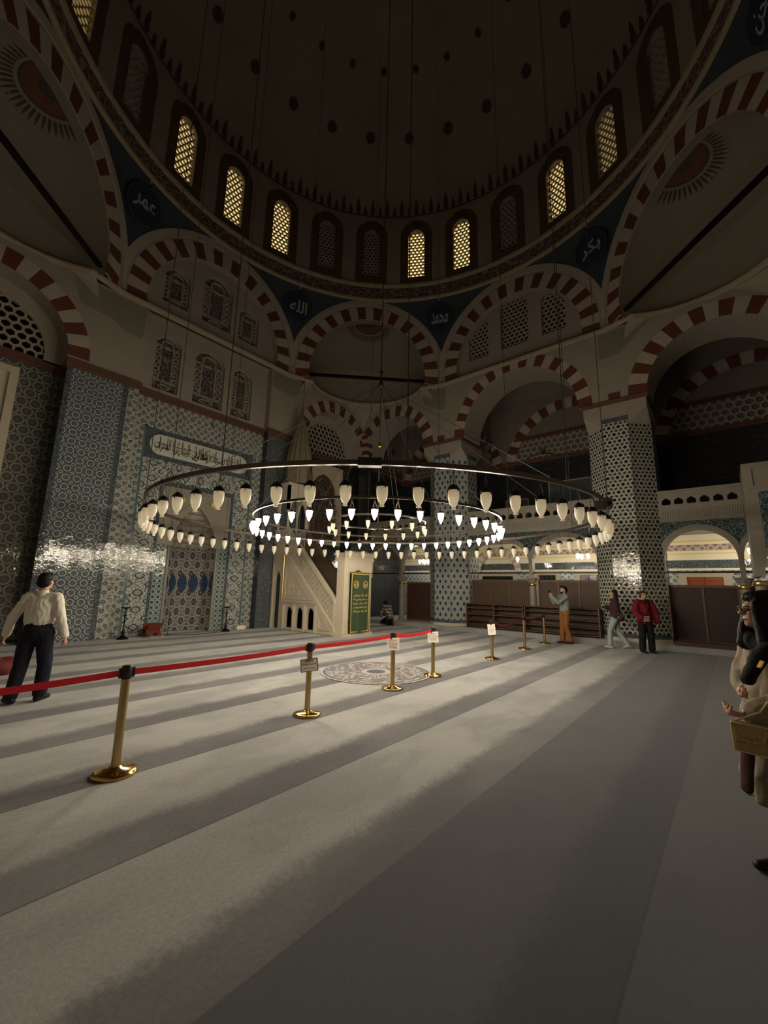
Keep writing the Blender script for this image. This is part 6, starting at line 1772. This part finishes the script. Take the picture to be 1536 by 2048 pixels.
def top_garment(J, root, mat, name, ch=.150, wa=.135, up=.068, el=.056, cu=.045, hem=None, hemr=.145, wr=.012, seed=2, flat=.82, cuffs=.015, neck=.06, extra=None, vox=.012, wsc=9):
    k = J['k']; mb = MB(); hem = hem or J['pelvis']
    add_cap(mb, hem, J['waist'], hemr*k, wa*k, (1.18, flat)); add_cap(mb, J['waist'], J['chest'], wa*k, ch*k, (1.2, flat)); add_cap(mb, J['chest'], J['neck']-V(0, 0, .075)*k, ch*k, neck*1.25*k, (1.18, flat))
    add_cap(mb, J['neck']-V(0, 0, .06)*k, J['neck']+V(0, 0, .0)*k, neck*1.15*k, neck*k)
    for s_ in 'LR':
        sh, e_, w_ = J['sh'+s_], J['el'+s_], J['wr'+s_]
        add_cap(mb, J['neck']-V(0, 0, .07)*k, sh, .066*k, up*k); add_cap(mb, sh, e_, up*k, el*k); add_cap(mb, e_, w_-(w_-e_).normalized()*cuffs, el*k, cu*k)
    if extra: extra(mb, k)
    return skinblob(mb, name, mat, root, vox, 2, wr, wsc, seed)
def person(loc, rz, label):
    return empty('person', loc, rz, label=label, cat='person')
def facing(v):                 # rotation that turns local +y to the world direction v
    return math.atan2(-v[0], v[1])
RT = Vector((rt.x, rt.y, 0)).normalized(); FWD = Vector((fw.x, fw.y, 0)).normalized()

# ---- 1. man in a white shirt seen from behind, walking towards the mihrab
J = mirror_default(1.66)
J['wrL'] = V(-.40, .10, .84); J['elL'] = V(-.30, -.02, 1.06); J['wrR'] = V(.30, .06, .82); J['elR'] = V(.255, -.03, 1.07)
J['anL'] = V(-.17, -.03, .085); J['knL'] = V(-.14, .02, .46); J['anR'] = V(.09, .10, .085); J['knR'] = V(.10, .09, .46)
J['ftL'] = V(-.75, .65, 0).normalized(); J['ftR'] = V(.25, .97, 0).normalized()
J['shL'] = V(-.165, -.01, 1.345); J['shR'] = V(.165, -.01, 1.345)
pf = Vector((-5.06, 1.55, 0)); fdir = (FWD*.95-RT*.25); p1 = person(pf, facing(fdir), 'man in a white shirt and dark trousers walking away at the left')
hr = R3(-.15, 0.05)
build_body(J, p1, 'skin', hr, {'L': dict(d=V(-.35, .25, -.9), n=V(1, .2, 0), side=V(0, 1, 0), curl=.45), 'R': dict(d=V(.1, .1, -1), n=V(-1, 0, 0), side=V(0, 1, 0), curl=.6)})
top_garment(J, p1, 'white_shirt', 'shirt', ch=.150, wa=.150, hemr=.132, up=.064, el=.056, cu=.045, hem=J['pelvis']+V(0, 0, .11), wr=.014, seed=4, vox=.010, wsc=11)
trousers(J, p1, 'navy_trousers', .092, .080, .078, seed=5, top=J['waist']-V(0, 0, .07), tr=.142)
shoes(J, p1, 'shoe_black')
mb = MB(); c = J['head']
add_ell(mb, c+hr @ V(0, -.030, .040), (.084, .092, .086)); add_ell(mb, c+hr @ V(0, -.050, -.01), (.080, .070, .075)); add_ell(mb, c+hr @ V(0, .035, .080), (.066, .050, .040))
skinblob(mb, 'hair', 'hair_black', p1, .010, 2, .004, 40)
mb = MB(); add_cap(mb, J['neck']+V(0, -.005, -.035), J['neck']+V(0, 0, .012), .068, .062); skinblob(mb, 'shirt_collar', 'white_shirt', p1, .008, 1)
mb = MB(); add_cap(mb, J['waist']+V(0, 0, -.125), J['waist']+V(0, 0, -.11), .150, .150, (1.18, .85)); skinblob(mb, 'belt', 'leather_bag', p1, .010, 1)

# ---- 2. man photographing, orange trousers
J = mirror_default(1.70)
J['shR'] = V(.16, .03, 1.385); J['elR'] = V(.13, .26, 1.19); J['wrR'] = V(.05, .42, 1.40); J['shL'] = V(-.16, .02, 1.385); J['elL'] = V(-.12, .27, 1.20); J['wrL'] = V(-.04, .43, 1.40)
J['knL'] = V(-.09, .03, .48); J['anL'] = V(-.10, -.07, .085); J['knR'] = V(.09, .05, .48); J['anR'] = V(.10, .06, .085)
p2 = person((6.98, -1.58, 0), facing(-RT*.96-FWD*.15), 'man in a grey jacket and orange trousers raising a phone to take a picture')
hr = R3(0, -.02)
build_body(J, p2, 'skin', hr, {'L': dict(d=V(.1, .35, .9), n=V(1, -.2, 0), side=V(0, -1, 0), curl=.9), 'R': dict(d=V(-.1, .35, .9), n=V(-1, -.2, 0), side=V(0, -1, 0), curl=.9)}, .012)
top_garment(J, p2, 'grey_jacket', 'jacket', hem=J['pelvis']+V(0, 0, .06), wr=.014, seed=9)
trousers(J, p2, 'orange_trousers', .078, .066, .082, seed=3, wr=.014)
shoes(J, p2, 'brown_shoe'); face_bits(J['head'], hr, 1, p2)
mb = MB(); c = J['head']
for q in ((0, -.03, .05, .088), (0, -.07, .0, .07), (0, -.065, -.05, .055), (0, .04, .095, .05), (.05, -.01, .07, .05), (-.05, -.01, .07, .05)): add_ell(mb, c+V(*q[:3]), (q[3],)*3)
skinblob(mb, 'hair', 'hair_black', p2, .011, 1, .010, 30)
mb = MB(); add_ell(mb, c+V(0, .052, -.075), (.052, .042, .035)); skinblob(mb, 'beard', 'hair_black', p2, .009, 1, .003, 40)
ph = empty('phone', parent=None); ph.name = 'phone'; tag(ph, 'dark phone held up by the man in orange trousers', 'phone')
ph.location = p2.matrix_basis @ V(0, .485, 1.53); ph.rotation_euler = (0, 0, p2.rotation_euler[2])
mb = MB(); mb.box((-.075, -.005, -.038), (.075, .005, .038)); mb.build('phone_body', 'black_plastic', ph)
mb = MB(); mb.box((-.070, -.0062, -.034), (.070, -.005, .034)); mb.build('phone_screen', 'glass_night', ph)
mb = MB(); add_cap(mb, V(.13, -.02, 1.35), V(-.15, .06, .98), .014, .014, (1, .5)); skinblob(mb, 'bag_strap', 'black_cloth', p2, .008, 1)
mb = MB(); add_cap(mb, V(.15, -.10, 1.12), V(.15, -.12, 1.0), .075, .08, (1, .6)); skinblob(mb, 'shoulder_bag', 'leather_bag', p2, .012, 1, .006)

# ---- 3. woman with long black hair walking off
J = mirror_default(1.62)
J['elR'] = V(.17, .13, 1.08); J['wrR'] = V(.10, .26, 1.14); J['elL'] = V(-.24, -.05, 1.10); J['wrL'] = V(-.20, -.10, .93)
J['knL'] = V(-.07, .16, .47); J['anL'] = V(-.08, .17, .085); J['knR'] = V(.09, -.02, .46); J['anR'] = V(.09, -.24, .14)
J['ftR'] = V(0, .85, -.5).normalized()
p3 = person((6.98, -2.95, 0), facing(-RT*.8+FWD*.5), 'woman with long black hair, dark jacket and pale jeans in front of the near pillar')
hr = R3(.2, 0)
build_body(J, p3, 'skin', hr, {'R': dict(d=V(-.3, .6, .5), n=V(0, 0, 1), side=V(-1, 0, 0), curl=.9)}, .012)
top_garment(J, p3, 'maroon_jacket', 'jacket', ch=.155, wa=.165, hemr=.17, up=.085, el=.075, cu=.06, hem=J['pelvis']+V(0, 0, -.01), wr=.018, seed=19)
trousers(J, p3, 'jeans', .090, .072, .068, seed=31, top=J['waist']-V(0, 0, .08))
shoes(J, p3, 'white_shoe'); face_bits(J['head'], hr, 1, p3)
mb = MB(); c = J['head']
add_ell(mb, c+hr @ V(0, -.028, .035), (.086, .094, .088)); add_cap(mb, c+V(0, -.06, 0), c+V(0, -.085, -.30), .082, .085, (1.1, .6)); add_cap(mb, c+V(.06, -.03, 0), c+V(.07, -.04, -.2), .03, .03); add_cap(mb, c+V(-.06, -.03, 0), c+V(-.07, -.04, -.2), .03, .03)
skinblob(mb, 'hair', 'hair_black', p3, .010, 2, .004, 30)
mb = MB(); add_cap(mb, V(-.16, -.13, 1.0), V(-.19, -.17, .84), .085, .10, (1.2, .6)); add_cap(mb, V(-.17, -.05, 1.36), V(-.18, -.12, 1.0), .014, .014)
skinblob(mb, 'shoulder_bag', 'leather_bag', p3, .012, 1, .006)

# ---- 4. person in a red jacket facing the viewer
J = mirror_default(1.60)
J['elL'] = V(-.26, .03, 1.06); J['wrL'] = V(-.20, .12, .80); J['elR'] = V(.26, .02, 1.06); J['wrR'] = V(.17, .17, .90)
J['wrL'] = V(-.27, .08, .80); J['anL'] = V(-.12, 0, .08); J['anR'] = V(.12, .0, .08); J['knL'] = V(-.11, .02, .45); J['knR'] = V(.11, .02, .45)
p4 = person((6.70, -3.70, 0), facing(-FWD*1.0-RT*.05), 'person in a bulky red jacket and black trousers facing the viewer')
hr = R3(.08, 0)
build_body(J, p4, 'skin', hr, {'R': dict(d=V(-.75, .5, -.3), n=V(0, -1, 0), side=V(0, 0, 1), curl=.7)}, .012)
top_garment(J, p4, 'red_jacket', 'jacket', ch=.158, wa=.165, hemr=.17, up=.086, el=.080, cu=.070, hem=J['pelvis']+V(0, 0, -.06), wr=.022, seed=23, cuffs=.0)
trousers(J, p4, 'black_cloth', .098, .088, .085, seed=37, top=J['waist']-V(0, 0, .08))
shoes(J, p4, 'shoe_black'); face_bits(J['head'], hr, .94, p4)
mb = MB(); c = J['head']
add_ell(mb, c+V(0, -.030, .045), (.084, .088, .080)); add_ell(mb, c+V(.02, .03, .088), (.070, .055, .034)); add_ell(mb, c+V(.062, .0, .02), (.030, .045, .055)); add_ell(mb, c+V(-.062, .0, .02), (.030, .045, .055)); add_ell(mb, c+V(0, -.05, -.03), (.07, .05, .07))
skinblob(mb, 'hair', 'hair_brown', p4, .010, 2, .008, 30)
bg = empty('pouch', p4.matrix_basis @ V(.07, .21, .90), p4.rotation_euler[2], label='small pale striped pouch held at the waist by the person in red', cat='pouch')
for k in range(3):
    mb = MB(); mb.box((-.06, -.03, -.075+k*.05), (.06, .03, -.045+k*.05)); mb.build('pale_stripe', 'striped_bag', bg)
mb = MB(); mb.box((-.056, -.026, -.09), (.056, .026, .075)); mb.build('pouch_body', 'black_cloth', bg)
mb = MB(); add_cap(mb, V(.0, .12, 1.36), V(-.02, .135, 1.28), .045, .02, (1.2, .5)); skinblob(mb, 'dark_collar', 'black_cloth', p4, .010, 1)

# ---- 5. kneeling visitor in a plaid shirt in the far aisle
J = mirror_default(1.66)
J['pelvis'] = V(0, -.12, .30); J['waist'] = V(0, -.10, .45); J['chest'] = V(0, .04, .66); J['neck'] = V(0, .16, .80); J['head'] = V(0, .26, .87)
J['shL'] = V(-.165, .12, .75); J['shR'] = V(.165, .12, .75); J['elL'] = V(-.20, .24, .50); J['elR'] = V(.20, .24, .50); J['wrL'] = V(-.14, .36, .32); J['wrR'] = V(.14, .36, .32)
J['hipL'] = V(-.09, -.10, .26); J['hipR'] = V(.09, -.10, .26); J['knL'] = V(-.11, .33, .12); J['knR'] = V(.11, .33, .12); J['anL'] = V(-.09, -.14, .09); J['anR'] = V(.09, -.14, .09); J['ftL'] = V(0, -.9, -.3).normalized(); J['ftR'] = V(0, -.9, -.3).normalized()
p5 = person((7.25, 5.55, 0), facing(V(.35, 1, 0)), 'visitor in a plaid shirt kneeling with bowed head in the far corner bay')
hr = R3(0, -.5)
build_body(J, p5, 'skin_dark', hr, None, .012)
top_garment(J, p5, 'plaid', 'plaid_shirt', hem=J['pelvis']+V(0, 0, .02), wr=.010, seed=41)
trousers(J, p5, 'black_cloth', .090, .075, .065, seed=43); shoes(J, p5, 'shoe_black')
mb = MB(); c = J['head']; add_ell(mb, c+hr @ V(0, -.035, .035), (.084, .092, .085)); add_ell(mb, c+hr @ V(0, -.055, -.02), (.075, .06, .07)); skinblob(mb, 'hair', 'hair_black', p5, .011, 2, .004, 30)

# ---- 6. woman in a trench coat at the right edge, close to the viewer
J = mirror_default(1.60)
WO = Vector((CX, CY, 0))+FWD*2.63+RT*2.47
J['head'] = V(0, .125, 1.475); J['neck'] = V(0, .05, 1.32); J['chest'] = V(0, .0, 1.16)
J['shL'] = V(-.185, .0, 1.26); J['shR'] = V(.185, .0, 1.26)
J['elL'] = V(-.235, .18, 1.00); J['wrL'] = V(-.15, .415, .905); J['elR'] = V(.23, .05, 1.0); J['wrR'] = V(.12, .14, .95)
J['anL'] = V(-.14, .09, .08); J['anR'] = V(.10, .10, .08); J['knL'] = V(-.09, .06, .44); J['knR'] = V(.09, .06, .44)
J['hipL'] = V(-.085, 0, .84); J['hipR'] = V(.085, 0, .84); J['pelvis'] = V(0, 0, .87); J['waist'] = V(0, 0, 1.0)
p6 = person(WO, facing(-RT), 'woman in a tan trench coat and black scarf cut off by the right edge')
hr = R3(-.42, .06)
build_body(J, p6, 'skin', hr, {'L': dict(d=V(.35, .85, .12), n=V(.2, 0, 1), side=V(1, 0, .2), curl=1.0), 'R': dict(d=V(-.2, .8, .1), n=V(0, 0, 1), side=V(-1, 0, 0), curl=1.0)}, .007)
face_bits(J['head'], hr, .94, p6)
# coat: body panel flaring to the hem, with deep soft folds
def coat_body(mb):
    secs = [(.34, .245, .215, .035), (.50, .250, .215, .03), (.68, .240, .205, .02), (.86, .225, .190, .012), (1.0, .205, .175, .008), (1.14, .215, .175, .004), (1.24, .195, .150, 0), (1.31, .11, .095, 0), (1.335, .06, .06, 0)]
    nu = 72; i0 = len(mb.v)
    for (z, rx, ry, am) in secs:
        for i in range(nu):
            a = 2*PI*i/nu
            f = 1+am/.22*(math.sin(a*9+z*2)+.6*math.sin(a*5+1.3+z*3))
            y = math.sin(a)*ry*f
            tip = .06*max(0, (0.7-z))*math.sin(a)
            mb.v.append((math.cos(a)*rx*f, y+.03, z+.05*math.sin(a)*(1 if z < .4 else 0)))
    def F(*f): mb.f.append(f); mb.m.append(0); mb.sm.append(True); mb.uv.append([(0, 0)]*len(f))
    for j in range(len(secs)-1):
        for i in range(nu):
            a = i0+j*nu+i; b = i0+j*nu+(i+1) % nu; F(a, b, b+nu, a+nu)
    F(*[i0+i for i in range(nu)][::-1]); F(*[i0+(len(secs)-1)*nu+i for i in range(nu)])
mb = MB(); coat_body(mb)
for s_ in 'LR':
    sg = -1 if s_ == 'L' else 1
    sh, e_, w_ = J['sh'+s_], J['el'+s_], J['wr'+s_]
    add_cap(mb, V(sg*.06, 0, 1.28), sh, .08, .085); add_cap(mb, sh, e_, .092, .098, n=20); add_cap(mb, e_, w_-(w_-e_).normalized()*.04, .095, .062, n=20)
skinblob(mb, 'trench_coat', 'trench', p6, .008, 2, .022, 7.5, 51, (1, 1, .5))
# lapel, buttons, belt
mb = MB(); add_cap(mb, V(-.06, .185, 1.22), V(-.03, .235, .70), .03, .035, (1, .35), (0, 1, 0)); skinblob(mb, 'coat_lapel', 'trench', p6, .008, 1, .004)
for k in range(3):
    mb = MB(); add_ell(mb, V(-.10, .205+.008*k, 1.07-.12*k), (.012, .007, .012)); mb.build('coat_button', 'brown_dark', p6)
mb = MB(); add_cap(mb, V(.02, .29, .72), V(.02, .325, .47), .045, .040, (1, .5), (0, 1, 0)); skinblob(mb, 'dark_coat_lining', 'maroon_jacket', p6, .010, 1, .005)
mb = MB(); add_cap(mb, V(.10, .05, .5), V(.10, .08, .12), .062, .055); add_cap(mb, V(-.10, .05, .5), V(-.10, .07, .12), .062, .055); skinblob(mb, 'leggings', 'grey_jacket', p6, .010, 1, .004)
for s_ in 'LR':
    mb = MB(); a = J['an'+s_]
    add_cap(mb, a+V(0, -.05, -.04), a+V(0, .15, -.052), .045, .030, (1, .85), (0, 0, 1)); add_cap(mb, a+V(0, -.03, -.04), a+V(0, -.02, .06), .045, .05)
    o = skinblob(mb, 'boot', 'shoe_black', p6, .008, 2)
    for v in o.data.vertices: v.co.z = max(v.co.z, .002)
# hair falls long over the back, black scarf round the neck with a hanging end
mb = MB(); c = J['head']
add_ell(mb, c+hr @ V(0, -.040, .022), (.104, .112, .112)); add_ell(mb, c+hr @ V(0, .02, .085), (.080, .066, .036)); add_cap(mb, c+hr @ V(-.066, .030, .03), c+V(-.085, .045, -.20), .046, .060, (.8, 1)); add_cap(mb, c+hr @ V(.066, .030, .03), c+V(.085, .045, -.20), .040, .050, (.8, 1)); add_cap(mb, c+V(0, -.06, .02), c+V(0, -.10, -.22), .095, .105, (1.05, .75)); add_cap(mb, c+V(-.075, .0, .02), c+V(-.09, .01, -.20), .042, .050, (.7, 1)); add_cap(mb, c+V(.075, .0, .02), c+V(.09, .01, -.20), .042, .050, (.7, 1))
skinblob(mb, 'long_hair', 'hair_black', p6, .008, 2, .006, 22, 3, (1, 1, .25))
mb = MB()
for k in range(14):
    a0, a1 = 2*PI*k/14, 2*PI*(k+1)/14
    q = lambda a: V(.115*math.cos(a), .120*math.sin(a)+.055, 1.315+.02*math.sin(2*a)-.03*math.sin(a))
    add_cap(mb, q(a0), q(a1), .045, .045, (1, 1.1), (0, 0, 1))
add_cap(mb, V(-.08, .13, 1.30), V(-.12, .27, 1.23), .050, .045, (1.2, .8)); add_cap(mb, V(-.12, .27, 1.23), V(-.13, .37, 1.10), .045, .034, (1.2, .8))
skinblob(mb, 'scarf', 'black_cloth', p6, .009, 2, .010, 12, 5)
mb = MB(); mb.box((-.012, -.004, -.022), (.012, .004, .022), 0, Matrix.Translation((-.185, .33, 1.19)) @ Matrix.Rotation(.6, 4, 'X')); mb.build('gold_brooch', 'gold', p6)
# dark rimmed glasses
gl = MB()
for sx in (-1, 1):
    cc = c+hr @ V(sx*.033, .098, .002)
    gl.tube([cc+hr @ V(.024*math.cos(2*PI*k/14), 0, .019*math.sin(2*PI*k/14)) for k in range(15)], .0028, 6)
    gl.tube([c+hr @ V(sx*.058, .092, .008), c+hr @ V(sx*.080, .0, .008)], .0028, 6)
gl.tube([c+hr @ V(-.012, .102, .006), c+hr @ V(.012, .102, .006)], .0028, 6)
gl.build('glasses', 'black_plastic', p6)
mb = MB(); add_cap(mb, J['wrL']-(J['wrL']-J['elL']).normalized()*.05, J['wrL']-(J['wrL']-J['elL']).normalized()*.01, .050, .042); skinblob(mb, 'dark_cuff', 'turq', p6, .007, 1)
# handbag hanging at the front of the hip
hb = empty('handbag', p6.matrix_basis @ V(-.215, .468, .755), p6.rotation_euler[2]-.60, label='small tan flap handbag with a gold clasp carried by the woman at the right edge', cat='handbag')
FH = FP((-.035, .0, 0), (0, -.74, 0), (0, 0, 1), (1, 0, 0))
mb = MB(); mb.slab(FH, [(-.095, .0), (.100, -.012), (.095, .128), (-.10, .135)], (), 0, .07); mb.build('bag_body', 'tan_bag', hb)
mb = MB(); mb.slab(FH, [(-.10, .137), (.097, .130), (.065, .052), (-.072, .056)], (), -.012, .0); mb.build('bag_flap', 'tan_bag', hb)
mb = MB()
for (a, b) in (((-.10, .137), (-.072, .056)), ((-.072, .056), (.065, .052)), ((.065, .052), (.097, .130)), ((-.095, .0), (.100, -.012)), ((-.10, .135), (-.095, .0)), ((.095, .128), (.100, -.012))):
    mb.bar(FH(a[0], a[1], -.012), FH(b[0], b[1], -.012), .010, .008)
mb.build('bag_piping', 'tan_trim', hb)
mb = MB()
for (u0, z0, u1, z1) in ((-.022, .045, -.012, .075), (.012, .045, .022, .075), (-.022, .068, .022, .078)): mb.slab(FH, rect(u0, z0, u1, z1), (), -.022, -.012)
mb.build('gold_clasp', 'gold', hb)
mb = MB(); mb.tube([FH(-.09, .13, .03), V(.03, -.06, .19), V(.03, -.10, .25)], .006, 6); mb.build('bag_strap', 'tan_trim', hb)
bpy.context.view_layer.update()
